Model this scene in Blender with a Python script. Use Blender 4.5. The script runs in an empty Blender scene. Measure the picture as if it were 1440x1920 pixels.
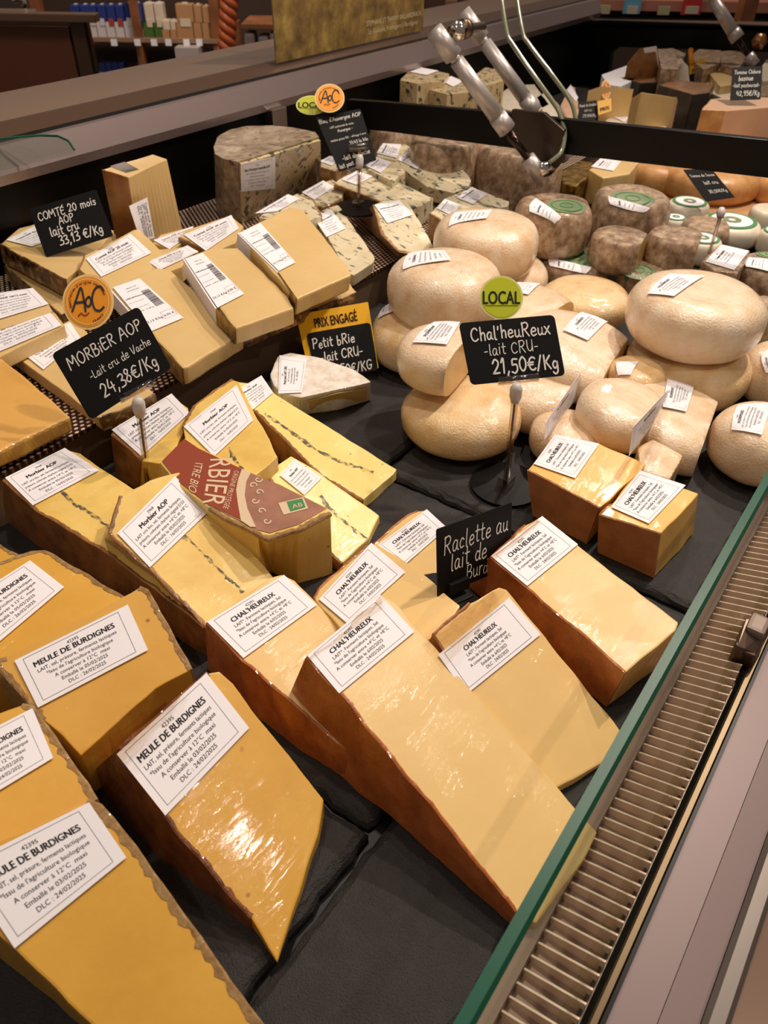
import bpy, bmesh, math, random
import numpy as np
from mathutils import Vector, Matrix, noise
from mathutils.bvhtree import BVHTree
random.seed(7)
S = bpy.context.scene
COL = S.collection
# ------------------------------------------------------------------ camera
F_PX = 1440.0
_dx = np.array([1353, -1195, 1440.]); _dx /= np.linalg.norm(_dx)
_dn = np.array([-30, 1701, 1440.]); _dn -= _dx*_dn.dot(_dx); _dn /= np.linalg.norm(_dn)
MW = np.array([_dx, np.cross(_dx, _dn), -_dn])       # world axes in camera axes; x runs along the case, y to the staff side
EYE = 0.6                                            # eye height above the slate
cam = bpy.data.cameras.new('camera'); co = bpy.data.objects.new('camera', cam); COL.objects.link(co)
R3 = Matrix(((MW[0][0], -MW[0][1], -MW[0][2]), (MW[1][0], -MW[1][1], -MW[1][2]), (MW[2][0], -MW[2][1], -MW[2][2])))
co.matrix_world = Matrix.Translation((0, 0, EYE)) @ R3.to_4x4()
cam.sensor_fit = 'VERTICAL'; cam.sensor_height = 36; cam.lens = 27
cam.clip_start = 0.02
cam.dof.use_dof = True; cam.dof.focus_distance = 0.8; cam.dof.aperture_fstop = 11
S.camera = co
# ------------------------------------------------------------------ light
w = bpy.data.worlds.new('store_air'); S.world = w; w.use_nodes = True
w.node_tree.nodes['Background'].inputs[0].default_value = (1.0, 0.80, 0.69, 1)
w.node_tree.nodes['Background'].inputs[1].default_value = 0.17
def lamp(loc, tgt, power, size, col=(1, .85, .72), spot=None, blend=.6):
    d = bpy.data.lights.new('ceiling_or_fill_spot', 'SPOT' if spot else 'AREA'); d.energy = power; d.color = col
    if spot: d.spot_size = math.radians(spot); d.spot_blend = blend; d.shadow_soft_size = size
    else: d.size = size
    o = bpy.data.objects.new('ceiling_or_fill_spot', d); COL.objects.link(o); o.location = loc
    o.rotation_euler = (Vector(tgt)-Vector(loc)).to_track_quat('-Z', 'Y').to_euler()
lamp((1.55, 0.15, 2.1), (.5, .25, 0), 68, .035, spot=80)
lamp((2.3, 0.05, 2.1), (1.15, .5, 0), 140, .035, spot=75)
lamp((0.95, 0.95, 2.2), (.6, .4, 0), 48, .04, spot=80)
lamp((3.3, .9, 2.1), (2.3, .8, 0), 70, .05, spot=80)
lamp((1.0, -1.2, 2.1), (.6, .3, 0), 34, .04, spot=80)
lamp((3.0, 3.0, 2.0), (2.6, 4.6, 0), 170, .3, spot=110)
lamp((4.6, 1.9, 2.0), (5.2, 2.4, 0), 110, .3, spot=110)
lamp((1.3, 2.0, 2.0), (2.6, 3.2, 0), 70, .3, spot=120)  # added fill lamp, brightens the cabinet and poster behind the counter
lamp((-.35, .5, 2.2), (.3, .4, 0), 30, .04, spot=110)  # added fill from the left, lifts the Meule wedges and their labels
S.view_settings.view_transform = 'Standard'; S.view_settings.look = 'None'
S.view_settings.exposure = -0.2; S.view_settings.gamma = 1.0
try: S.view_settings.use_curve_mapping = False
except Exception: pass
# ------------------------------------------------------------------ pixel <-> place
def ray(px, py): return MW @ np.array([px-720., py-960., F_PX])
def at(px, py, z=0.):
    r = ray(px, py); return r*((z-EYE)/r[2]) + np.array([0, 0, EYE])
def pt(px, py, D): return ray(px, py)*(D/F_PX) + np.array([0, 0, EYE])      # D = depth along the optical axis
def proj(p):
    q = MW.T @ (np.array(p, float)-np.array([0, 0, EYE])); return q[0]/q[2]*F_PX+720, q[1]/q[2]*F_PX+960
def depth(p): return float((MW.T @ (np.array(p, float)-np.array([0, 0, EYE])))[2])
def onplane(px, py, P0, N):
    r = ray(px, py); o = np.array([0, 0, EYE]); return o + r*(np.dot(P0-o, N)/np.dot(r, N))
def vert(B, ypx):
    z = B[2]
    while z < 2 and proj((B[0], B[1], z))[1] > ypx: z += .001
    return z
# ------------------------------------------------------------------ materials
MATS = {}
def _new(name):
    m = bpy.data.materials.new(name); m.use_nodes = True; return m, m.node_tree, m.node_tree.nodes['Principled BSDF']
def lin(c):
    return tuple(((x/255.)/12.92 if x/255. <= .04045 else ((x/255.+.055)/1.055)**2.4) for x in c)+(1,)
def N(t, typ, **kw):
    n = t.nodes.new(typ)
    for k, v in kw.items():
        if k in n.inputs.keys(): n.inputs[k].default_value = v
        else: setattr(n, k, v)
    return n
def ramp(t, src, stops):
    r = t.nodes.new('ShaderNodeValToRGB'); e = r.color_ramp.elements
    while len(e) < len(stops): e.new(.5)
    for i, (p, c) in enumerate(stops): e[i].position = p; e[i].color = c if len(c) == 4 else lin(c)
    t.links.new(src, r.inputs[0]); return r.outputs[0]
def plain(name, c, rough=.5, metal=0., coat=0., bump=0., bscale=300., var=.0, spec=None, emit=0):
    if name in MATS: return MATS[name]
    m, t, b = _new(name)
    b.inputs['Base Color'].default_value = lin(c); b.inputs['Roughness'].default_value = rough
    b.inputs['Metallic'].default_value = metal; b.inputs['Coat Weight'].default_value = coat
    b.inputs['Coat Roughness'].default_value = .1
    if spec is not None: b.inputs['Specular IOR Level'].default_value = spec
    if emit:
        b.inputs['Emission Color'].default_value = lin(c); b.inputs['Emission Strength'].default_value = emit
    if bump or var:
        tc = N(t, 'ShaderNodeTexCoord'); no = N(t, 'ShaderNodeTexNoise', Scale=bscale, Detail=6.)
        t.links.new(tc.outputs['Object'], no.inputs['Vector'])
        if bump:
            bp = N(t, 'ShaderNodeBump', Strength=bump, Distance=.002); t.links.new(no.outputs[0], bp.inputs['Height'])
            t.links.new(bp.outputs[0], b.inputs['Normal'])
        if var:
            d = tuple(max(0, x*(1-var)) for x in c)
            n2 = N(t, 'ShaderNodeTexNoise', Scale=bscale*.12, Detail=5.); t.links.new(tc.outputs['Object'], n2.inputs['Vector'])
            t.links.new(ramp(t, n2.outputs[0], [(.35, d), (.65, c)]), b.inputs['Base Color'])
    MATS[name] = m; return m
def cheese(name, stops, scale=25., film=.42, fine=.15, speck=None, rough=.45, holes=0., sss=.0, fscale=(22, 190, 110), fstr=.35, det=8., fmask=16., ribs=0):
    """mottled paste or rind under cling film: a clear glossy coat with its own fine wrinkles"""
    if name in MATS: return MATS[name]
    m, t, b = _new(name); L = t.links.new
    tc = N(t, 'ShaderNodeTexCoord')
    n1 = N(t, 'ShaderNodeTexNoise', Scale=scale, Detail=det, Roughness=.6); L(tc.outputs['Object'], n1.inputs['Vector'])
    col = ramp(t, n1.outputs[0], stops)
    hgt = n1.outputs[0]
    if speck:                                   # (scale, threshold, colour, stretch)
        mp = N(t, 'ShaderNodeMapping'); mp.inputs['Scale'].default_value = speck[3]; mp.inputs['Rotation'].default_value = (.3, .2, .7)
        L(tc.outputs['Object'], mp.inputs['Vector'])
        n2 = N(t, 'ShaderNodeTexNoise', Scale=speck[0], Detail=3., Distortion=.8); L(mp.outputs[0], n2.inputs['Vector'])
        k = ramp(t, n2.outputs[0], [(speck[1], (0, 0, 0, 1)), (speck[1]+.05, (1, 1, 1, 1))])
        mx = N(t, 'ShaderNodeMix', data_type='RGBA'); L(k, mx.inputs[0]); L(col, mx.inputs[6]); mx.inputs[7].default_value = lin(speck[2])
        col = mx.outputs[2]
    if holes:
        v = N(t, 'ShaderNodeTexVoronoi', Scale=holes); L(tc.outputs['Object'], v.inputs['Vector'])
        k = ramp(t, v.outputs['Distance'], [(.05, (1, 1, 1, 1)), (.12, (0, 0, 0, 1))])
        n4 = N(t, 'ShaderNodeTexNoise', Scale=14.); L(tc.outputs['Object'], n4.inputs['Vector'])
        k2 = ramp(t, n4.outputs[0], [(.54, (0, 0, 0, 1)), (.58, (1, 1, 1, 1))])
        mu = N(t, 'ShaderNodeMath', operation='MULTIPLY'); L(k, mu.inputs[0]); L(k2, mu.inputs[1])
        mx = N(t, 'ShaderNodeMix', data_type='RGBA'); L(mu.outputs[0], mx.inputs[0]); L(col, mx.inputs[6]); mx.inputs[7].default_value = lin((150, 98, 30))
        col = mx.outputs[2]
    if ribs:
        wv = N(t, 'ShaderNodeTexWave', Scale=ribs, Distortion=1.5); L(tc.outputs['Object'], wv.inputs['Vector']); kr = ramp(t, wv.outputs['Fac'], [(.3, (.0, .0, .0, 1)), (.8, (.16, .16, .16, 1))])
        mx = N(t, 'ShaderNodeMix', data_type='RGBA'); L(kr, mx.inputs[0]); L(col, mx.inputs[6]); mx.inputs[7].default_value = lin((250, 236, 214)); col = mx.outputs[2]
    L(col, b.inputs['Base Color'])
    b.inputs['Roughness'].default_value = rough
    n3 = N(t, 'ShaderNodeTexNoise', Scale=scale*12, Detail=5.); L(tc.outputs['Object'], n3.inputs['Vector'])
    bp = N(t, 'ShaderNodeBump', Strength=fine, Distance=.0015); L(n3.outputs[0], bp.inputs['Height']); L(bp.outputs[0], b.inputs['Normal'])
    b.inputs['Coat Weight'].default_value = film; b.inputs['Coat Roughness'].default_value = .05; b.inputs['Coat IOR'].default_value = 1.45
    if film:
        mp = N(t, 'ShaderNodeMapping'); mp.inputs['Scale'].default_value = fscale; mp.inputs['Rotation'].default_value = (.2, .1, .9)
        L(tc.outputs['Object'], mp.inputs['Vector'])
        nf = N(t, 'ShaderNodeTexNoise', Scale=1.6, Detail=4., Distortion=.6); L(mp.outputs[0], nf.inputs['Vector'])
        nm = N(t, 'ShaderNodeTexNoise', Scale=fmask, Detail=2.); L(tc.outputs['Object'], nm.inputs['Vector'])
        km = ramp(t, nm.outputs[0], [(.42, (.10, .10, .10, 1)), (.64, (1, 1, 1, 1))]); mm = N(t, 'ShaderNodeMath', operation='MULTIPLY'); L(km, mm.inputs[0]); mm.inputs[1].default_value = fstr
        bf = N(t, 'ShaderNodeBump', Distance=.004); L(mm.outputs[0], bf.inputs['Strength']); L(nf.outputs[0], bf.inputs['Height']); L(bf.outputs[0], b.inputs['Coat Normal'])
    if sss:
        b.inputs['Subsurface Weight'].default_value = sss; b.inputs['Subsurface Radius'].default_value = (.01, .006, .002); b.inputs['Subsurface Scale'].default_value = .5
    MATS[name] = m; return m
def glassy(name, tint=(255, 255, 255), rough=.03, refl=1.0, wr=0., base=.0):
    """thin clear sheet: see-through with real reflections"""
    if name in MATS: return MATS[name]
    m, t, b = _new(name); t.nodes.remove(b); L = t.links.new; out = t.nodes['Material Output']
    tr = N(t, 'ShaderNodeBsdfTransparent'); tr.inputs[0].default_value = lin(tint)
    gl = N(t, 'ShaderNodeBsdfGlossy', Roughness=rough); fr = N(t, 'ShaderNodeFresnel', IOR=1.45); mx = N(t, 'ShaderNodeMixShader')
    if wr:
        tc = N(t, 'ShaderNodeTexCoord'); mp = N(t, 'ShaderNodeMapping'); mp.inputs['Scale'].default_value = (60, 160, 90); L(tc.outputs['Object'], mp.inputs['Vector'])
        no = N(t, 'ShaderNodeTexNoise', Scale=1.5, Detail=5., Distortion=1.); L(mp.outputs[0], no.inputs['Vector'])
        bp = N(t, 'ShaderNodeBump', Strength=wr, Distance=.01); L(no.outputs[0], bp.inputs['Height']); L(bp.outputs[0], gl.inputs['Normal']); L(bp.outputs[0], fr.inputs['Normal'])
    ma = N(t, 'ShaderNodeMath', operation='MULTIPLY_ADD'); L(fr.outputs[0], ma.inputs[0]); ma.inputs[1].default_value = refl; ma.inputs[2].default_value = base
    ge = N(t, 'ShaderNodeNewGeometry'); iv = N(t, 'ShaderNodeMath', operation='SUBTRACT'); iv.inputs[0].default_value = 1.; L(ge.outputs['Backfacing'], iv.inputs[1])
    m2 = N(t, 'ShaderNodeMath', operation='MULTIPLY'); L(ma.outputs[0], m2.inputs[0]); L(iv.outputs[0], m2.inputs[1])     # the far face adds no second mirror
    L(m2.outputs[0], mx.inputs[0]); L(tr.outputs[0], mx.inputs[1]); L(gl.outputs[0], mx.inputs[2]); L(mx.outputs[0], out.inputs[0])
    MATS[name] = m; return m

M_paper = plain('label_paper', (246, 243, 248), .55)
M_ink = plain('printing_ink', (48, 44, 46), .6)
M_grey_ink = plain('grey_ink', (120, 115, 118), .6)
M_chalk = plain('chalk_marker', (238, 234, 226), .7)
M_board = plain('black_card', (13, 12, 13), .55, spec=.2)
M_yellow = plain('yellow_card', (248, 186, 8), .45)
M_orange = plain('orange_card', (250, 160, 10), .45)
M_rim = plain('cream_card', (252, 214, 140), .45)
M_lime = plain('lime_card', (196, 205, 26), .45)
M_limerim = plain('pale_lime_card', (226, 228, 140), .45)
M_clear = glassy('clear_plastic', (236, 226, 214), .08, 1.3, base=.16)
M_film = glassy('cling_film', (250, 240, 228), .12, 1.0, wr=.9, base=.08)
M_glass = glassy('pane_glass', (244, 248, 244), .02, 1.0)
M_glassedge = plain('green_glass_edge', (20, 84, 62), .35, spec=.25)
M_white_pl = plain('milky_plastic', (205, 198, 192), .35)
M_black = plain('black_plastic', (6, 5, 5), .35, spec=.2)
M_steel = plain('brushed_steel', (190, 178, 172), .32, metal=1., bump=.02)
M_dsteel = plain('dark_steel', (110, 92, 80), .35, metal=1.)
M_panel = plain('mauve_panel', (122, 104, 102), .45, metal=.2)
M_chrome = plain('chrome', (225, 220, 215), .12, metal=1.)
M_silver = plain('silver_paint', (190, 182, 178), .38, metal=.5)
M_gold = plain('gold_foil', (176, 140, 66), .3, metal=.7, bump=.3, bscale=500, var=.5)

C_meule = cheese('meule_paste', [(.3, (212, 156, 52)), (.7, (228, 176, 70))], 9, holes=45, fstr=.5)
C_meuler = cheese('meule_rind', [(.3, (84, 44, 18)), (.7, (150, 88, 44))], 50, fine=.5, film=.8, fscale=(20, 120, 60))
C_crust = cheese('crumbly_crust', [(.3, (148, 104, 54)), (.7, (206, 168, 112))], 160, fine=.8, film=.35)
C_chal = cheese('raclette_paste', [(.3, (226, 188, 116)), (.7, (236, 200, 130))], 8, holes=32, fstr=.5)
C_chalr = cheese('raclette_rind', [(.3, (142, 72, 26)), (.55, (186, 104, 44)), (.75, (206, 132, 70))], 30, fine=.3, film=.9, fscale=(14, 160, 60))
C_cube = cheese('small_raclette_paste', [(.3, (236, 180, 82)), (.7, (246, 196, 100))], 10, holes=30, fstr=.5)
C_cuber = cheese('small_raclette_rind', [(.3, (150, 92, 50)), (.7, (184, 122, 74))], 35, fine=.3, film=.8, fscale=(14, 160, 60))
C_morb = cheese('morbier_paste', [(.3, (222, 180, 84)), (.5, (236, 200, 108)), (.7, (244, 214, 132))], 14, holes=60, fstr=.5)
C_morbp = cheese('pale_morbier_paste', [(.3, (240, 212, 118)), (.7, (250, 228, 144))], 14, holes=60, fstr=.5)
C_morbr = cheese('morbier_rind', [(.3, (110, 66, 26)), (.7, (176, 120, 58))], 40, fine=.4, film=.9)
C_comte = cheese('comte_paste', [(.3, (214, 180, 116)), (.7, (228, 196, 136))], 7, fstr=.5)
C_comted = cheese('comte_paste_deep', [(.3, (214, 160, 74)), (.7, (228, 176, 92))], 7, fstr=.5)
C_comter = cheese('comte_printed_rind', [(.38, (40, 26, 14)), (.45, (120, 84, 44)), (.56, (128, 92, 50)), (.62, (190, 150, 96))], 55, fine=.3, film=.7, det=2.)
C_comteb = cheese('comte_brown_rind', [(.3, (120, 78, 40)), (.7, (168, 118, 66))], 30, fine=.3, film=.7)
C_wheel = cheese('washed_rind', [(.3, (224, 184, 136)), (.5, (242, 214, 178)), (.7, (250, 232, 206))], 30, fine=.8, film=.9, fscale=(40, 130, 90), fstr=.8, fmask=22)
C_wheely = cheese('golden_washed_rind', [(.3, (220, 174, 112)), (.5, (238, 204, 150)), (.7, (244, 220, 182))], 30, fine=.8, film=.9, fscale=(40, 130, 90), fstr=.8, fmask=22)
C_ribbed = cheese('ribbed_washed_rind', [(.3, (226, 188, 144)), (.5, (242, 216, 182)), (.7, (250, 232, 206))], 26, fine=.8, film=.9, fscale=(40, 130, 90), fstr=.8, fmask=22, ribs=28)
C_paste = cheese('soft_cut_paste', [(.3, (206, 160, 84)), (.7, (226, 186, 112))], 26, fine=.3, film=.6, holes=90)
C_mould = cheese('grey_mould_rind', [(.3, (112, 86, 62)), (.5, (172, 142, 112)), (.7, (214, 192, 164))], 70, fine=.6, film=.7, fscale=(20, 90, 40), fstr=.5)
C_blue = cheese('blue_vein_paste', [(.3, (214, 198, 158)), (.7, (232, 220, 188))], 20, film=.6, speck=(95, .585, (84, 92, 84), (1, .55, .8)))
C_bluer = cheese('blue_cheese_rind', [(.3, (140, 90, 46)), (.6, (186, 142, 92)), (.75, (206, 178, 140))], 80, fine=.6, film=.7)
C_fourme = cheese('fourme_rind', [(.3, (112, 92, 70)), (.5, (160, 140, 112)), (.72, (196, 182, 158))], 50, fine=.7, film=.9, fscale=(20, 120, 50), fstr=.8, speck=(60, .62, (96, 66, 40), (1, 1, 1)))
C_brie = cheese('white_bloomy_rind', [(.35, (222, 206, 184)), (.6, (244, 238, 230))], 70, fine=.5, film=.5)
C_briep = cheese('brie_heart', [(.3, (206, 168, 98)), (.7, (226, 194, 128))], 30, film=.4)
C_black = cheese('black_wax_rind', [(.3, (38, 32, 26)), (.7, (62, 52, 42))], 40, film=.6)
C_tomme = cheese('orange_tomme_rind', [(.3, (190, 128, 66)), (.6, (222, 168, 104)), (.8, (238, 200, 148))], 24, film=.6)
C_white = cheese('fresh_white_cheese', [(.3, (226, 212, 184)), (.7, (240, 232, 214))], 40, film=.4)
C_pink = cheese('pink_paste', [(.3, (222, 176, 138)), (.7, (234, 194, 160))], 12, film=.7)
C_red = plain('brick_red_paper', (150, 66, 40), .45, coat=.5, bump=.1)
C_mauve = plain('mauve_paper', (176, 124, 100), .45, coat=.5, bump=.1, var=.12)
C_beige = plain('beige_ink', (226, 200, 166), .5, coat=.4)
C_green = plain('green_ink', (70, 140, 80), .5)
C_pgreen = plain('pale_green_sleeve', (168, 190, 138), .45, coat=.6, bump=.3, bscale=60, var=.35)

# ------------------------------------------------------------------ building
def tag(o, label=None, cat=None, group=None, kind=None):
    if label: o['label'] = label
    if cat: o['category'] = cat
    if group: o['group'] = group
    if kind: o['kind'] = kind
    return o
def thing(name, loc, label, cat, group=None):
    o = bpy.data.objects.new(name, None); o.empty_display_size = .02; COL.objects.link(o); o.location = Vector([float(v) for v in loc])
    return tag(o, label, cat, group)
def base_of(o):
    v = Vector((0, 0, 0))
    while o is not None: v = v + o.location; o = o.parent
    return v
def mesh(name, vs, fs, mat, parent=None, smooth=False, origin=None, mi=None, bevel=0., recalc=True):
    me = bpy.data.meshes.new(name)
    off = base_of(parent) if parent else (Vector([float(v) for v in origin]) if origin is not None else Vector((0, 0, 0)))
    a = np.array(vs, float) - np.array(off)
    me.from_pydata(a.tolist(), [], [list(f) for f in fs])
    mats = mat if isinstance(mat, (list, tuple)) else [mat]
    for m in mats: me.materials.append(m)
    if mi is not None:
        for p, i in zip(me.polygons, mi): p.material_index = i
    if recalc or bevel:
        bm = bmesh.new(); bm.from_mesh(me)
        if recalc: bmesh.ops.recalc_face_normals(bm, faces=bm.faces)
        if bevel: bmesh.ops.bevel(bm, geom=list(bm.edges), offset=bevel, segments=2, profile=.6, affect='EDGES', clamp_overlap=True)
        bm.to_mesh(me); bm.free()
    if smooth:
        for p in me.polygons: p.use_smooth = True
    o = bpy.data.objects.new(name, me); COL.objects.link(o)
    if parent: o.parent = parent
    else: o.location = off
    return o
def prism_vf(top, bot):
    n = len(top); vs = list(top)+list(bot)
    fs = [list(range(n)), list(range(2*n-1, n-1, -1))]+[[i, n+i, n+(i+1) % n, (i+1) % n] for i in range(n)]
    return vs, fs
def box_vf(c, s, ax=None):
    c = np.array(c, float); ax = np.eye(3) if ax is None else np.array(ax, float)
    vs = [c+ax[0]*x*s[0]/2+ax[1]*y*s[1]/2+ax[2]*z*s[2]/2 for x in (-1, 1) for y in (-1, 1) for z in (-1, 1)]
    return vs, [(0, 1, 3, 2), (4, 6, 7, 5), (0, 4, 5, 1), (2, 3, 7, 6), (0, 2, 6, 4), (1, 5, 7, 3)]
def box(name, lo, hi, mat, parent=None, bevel=0., ax=None):
    lo = np.array(lo, float); hi = np.array(hi, float)
    v, f = box_vf((lo+hi)/2, hi-lo, ax); return mesh(name, v, f, mat, parent, bevel=bevel, origin=((lo+hi)/2 if parent is None else None))
def tube_vf(pts, rad, n=12, caps=True):
    pts = [np.array(p, float) for p in pts]; rad = rad if hasattr(rad, '__len__') else [rad]*len(pts); vs = []; fs = []
    prev = None
    for i, p in enumerate(pts):
        d = pts[min(i+1, len(pts)-1)]-pts[max(i-1, 0)]; d /= np.linalg.norm(d)+1e-12
        if prev is None:
            a = np.cross(d, [0, 0, 1]) if abs(d[2]) < .9 else np.cross(d, [1, 0, 0])
        else: a = prev-d*np.dot(prev, d)
        a /= np.linalg.norm(a); prev = a; b = np.cross(d, a)
        for k in range(n):
            t = 2*math.pi*k/n; vs.append(p+(a*math.cos(t)+b*math.sin(t))*rad[i])
    for i in range(len(pts)-1):
        for k in range(n): fs.append((i*n+k, i*n+(k+1) % n, (i+1)*n+(k+1) % n, (i+1)*n+k))
    if caps: fs += [tuple(range(n-1, -1, -1)), tuple((len(pts)-1)*n+k for k in range(n))]
    return vs, fs
def tube(name, pts, rad, mat, parent=None, n=12):
    v, f = tube_vf(pts, rad, n); return mesh(name, v, f, mat, parent, smooth=True, origin=None if parent else pts[0])
def join_vf(parts):
    V = []; Fs = []
    for v, f in parts:
        o = len(V); V += list(v); Fs += [tuple(i+o for i in g) for g in f]
    return V, Fs

# ------------------------------------------------------------------ lettering
_txcache = {}
def text_vf(s, bold=False):
    """flat mesh of a printed line, cap height about .7, left at x = 0"""
    k = (s, bold)
    if k in _txcache: return _txcache[k]
    cu = bpy.data.curves.new('t', 'FONT'); cu.body = s; cu.size = 1.; cu.resolution_u = 3 if bold else 2; cu.fill_mode = 'FRONT'
    o = bpy.data.objects.new('t', cu); COL.objects.link(o)
    dg = bpy.context.evaluated_depsgraph_get(); me = bpy.data.meshes.new_from_object(o.evaluated_get(dg))
    v = np.array([q.co[:] for q in me.vertices]) if len(me.vertices) else np.zeros((0, 3)); f = [tuple(p.vertices) for p in me.polygons]
    bpy.data.objects.remove(o); bpy.data.curves.remove(cu); bpy.data.meshes.remove(me)
    if len(v): v[:, 0] -= v[:, 0].min()
    if bold and len(v):                                  # heavier strokes: the same line set three times a hair apart
        n = len(v); v = np.vstack([v, v+[.035, 0, 0], v+[.07, 0, 0], v+[.035, .02, 0]]); f = [tuple(i+n*k for i in g) for k in range(4) for g in f]
    _txcache[k] = (v, f); return _txcache[k]
def line_uv(s, x, y, size, asp, bold=False, align='c', maxw=None):
    """the line set in label space (u right, v down, both 0..1); size is in label widths"""
    v, f = text_vf(s, bold)
    if not len(v): return [], []
    wd = v[:, 0].max()*size; sx = size*(min(1, maxw/wd) if maxw else 1); wd = v[:, 0].max()*sx
    x0 = x-wd/2 if align == 'c' else x
    return [(x0+a[0]*sx, y-a[1]*size/asp) for a in v], f
def rect_uv(u0, v0, u1, v1): return [(u0, v0), (u1, v0), (u1, v1), (u0, v1)], [(0, 1, 2, 3)]
def frame_uv(u0, v0, u1, v1, t, asp):
    return join_vf([rect_uv(u0, v0, u1, v0+t/asp), rect_uv(u0, v1-t/asp, u1, v1), rect_uv(u0, v0, u0+t, v1), rect_uv(u1-t, v0, u1, v1)])
LBL = {
 'meule': ['42395', 'MEULE DE BURDIGNES', 'LAIT, sel, présure, ferments lactiques', "*Issu de l'agriculture biologique", 'A conserver à 12°C  maxi', 'Emballé le 03/02/2025', 'DLC : 24/02/2025'],
 'meule5': ['42395', 'MEULE DE BURDIGNES', 'LAIT, sel, présure, ferments lactiques', "*Issu de l'agriculture biologique", 'A conserver à 12°C  maxi', 'Emballé le 05/02/2025', 'DLC : 26/02/2025'],
 'chal': ['42391', "CHAL'HEUREUX", 'LAIT*, Ferment lactiques, Sel', "*Issu de l'agriculture biologique", 'A conserver entre +4°C et +8°C', 'Emballé le 6/02/2025', 'DLC : 24/02/2025'],
 'morb': ['2968', 'Morbier AOP', 'LAIT cru bio, sel, ferments lactiques,', 'présure, colorant charbon végétal E153', 'A conserver entre +4°C et +8°C', 'Emballé le 05/02/2025', 'DLC : 16/02/2025'],
 'comte': ['2018', 'Comté AOP 20 mois', 'LAIT* de vache, sel, ferments, présure', "*Issu de l'agriculture biologique", 'A conserver entre +4 et 8°C', 'Emballé le 04/02/2025', 'DLC : 04/03/2025'],
 'mur': ['2019', 'Comté Mur AOP 10/12 mois', 'LAIT* cru de vache, sel, ferments, présure', "*Issu de l'agriculture biologique", 'A conserver entre 4 et 8°C', 'Emballé le 05/02/2025', 'DLC : 05/03/2025'],
 'flor': ['42390', 'FLORIMONT', 'LAIT, sel, présure, ferments lactiques', "*Issu de l'agriculture biologique", 'A conserver entre +4 et +8°C', 'Emballé le 06/02/2025', 'DLC : 20/02/2025'],
 'bleu': ['2021', "Bleu d'Auvergne Laqueuille AOP", 'LAIT pasteurisé de vache, sel', 'ferments, présure', 'A conserver entre +4 et +8°C', 'Emballé le 05/02/2025', 'DLC : 26/02/2025'],
 'brie': ['2030', 'Petit brie LAIT CRU', 'LAIT cru de vache, sel', 'ferments lactiques, présure', 'A conserver entre +4 et +8°C', 'DLC : 24/02/2025'],
 'nec': ['2040', 'Tomme fermière', 'LAIT cru de vache, sel', 'ferments, présure', 'A conserver entre +4 et +8°C'],
}
_lb = {}
def label_print(kind, asp):
    k = (kind, round(asp, 1))
    if k in _lb: return _lb[k]
    P = []; L = LBL[kind]; ys = [.17, .30, .42, .53, .64, .75, .86]; cx = .47
    for i, s in enumerate(L):
        sz = .052 if i == 0 else (.088 if i == 1 else .058)
        sz *= min(1, asp/.6)
        P.append(line_uv(s, cx, ys[i], sz, asp, bold=(i == 1), maxw=.74))
    P.append(frame_uv(.06, .05, .9, .93, .003, asp))
    _lb[k] = join_vf(P); return _lb[k]
def barcode_print(kind, asp):
    if ('bar', kind) in _lb: return _lb[('bar', kind)]
    rnd = random.Random(3); P = []
    for t_, x, y, sz, b, mw in [('VENDU PAR', .5, .13, .07, 0, .5), ('MAGASIN BIO', .5, .19, .07, 0, .5), ('COMTÉ AOP 20 mois au kg', .05, .33, .085, 1, .62), ('LAIT cru de vache, sel, ferments', .05, .42, .06, 0, .5), ('A consommer avant le', .05, .54, .06, 0, .5), ('04/03/25   0,148 kg', .05, .62, .075, 0, .55), ('33,13 €/kg', .05, .86, .15, 0, .52)]:
        P.append(line_uv(t_, x, y, sz, asp, bold=bool(b), align='c' if x == .5 else 'l', maxw=mw))
    P.append(line_uv(kind, .62, .86, .15, asp, align='l', maxw=.32)); P.append(frame_uv(.6, .76, .97, .90, .006, asp))
    y = .26
    while y < .62:
        wd = rnd.choice([.006, .010, .015]); P.append(rect_uv(.66, y, .93, y+wd)); y += wd+rnd.choice([.006, .011])
    _lb[('bar', kind)] = join_vf(P); return _lb[('bar', kind)]
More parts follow.
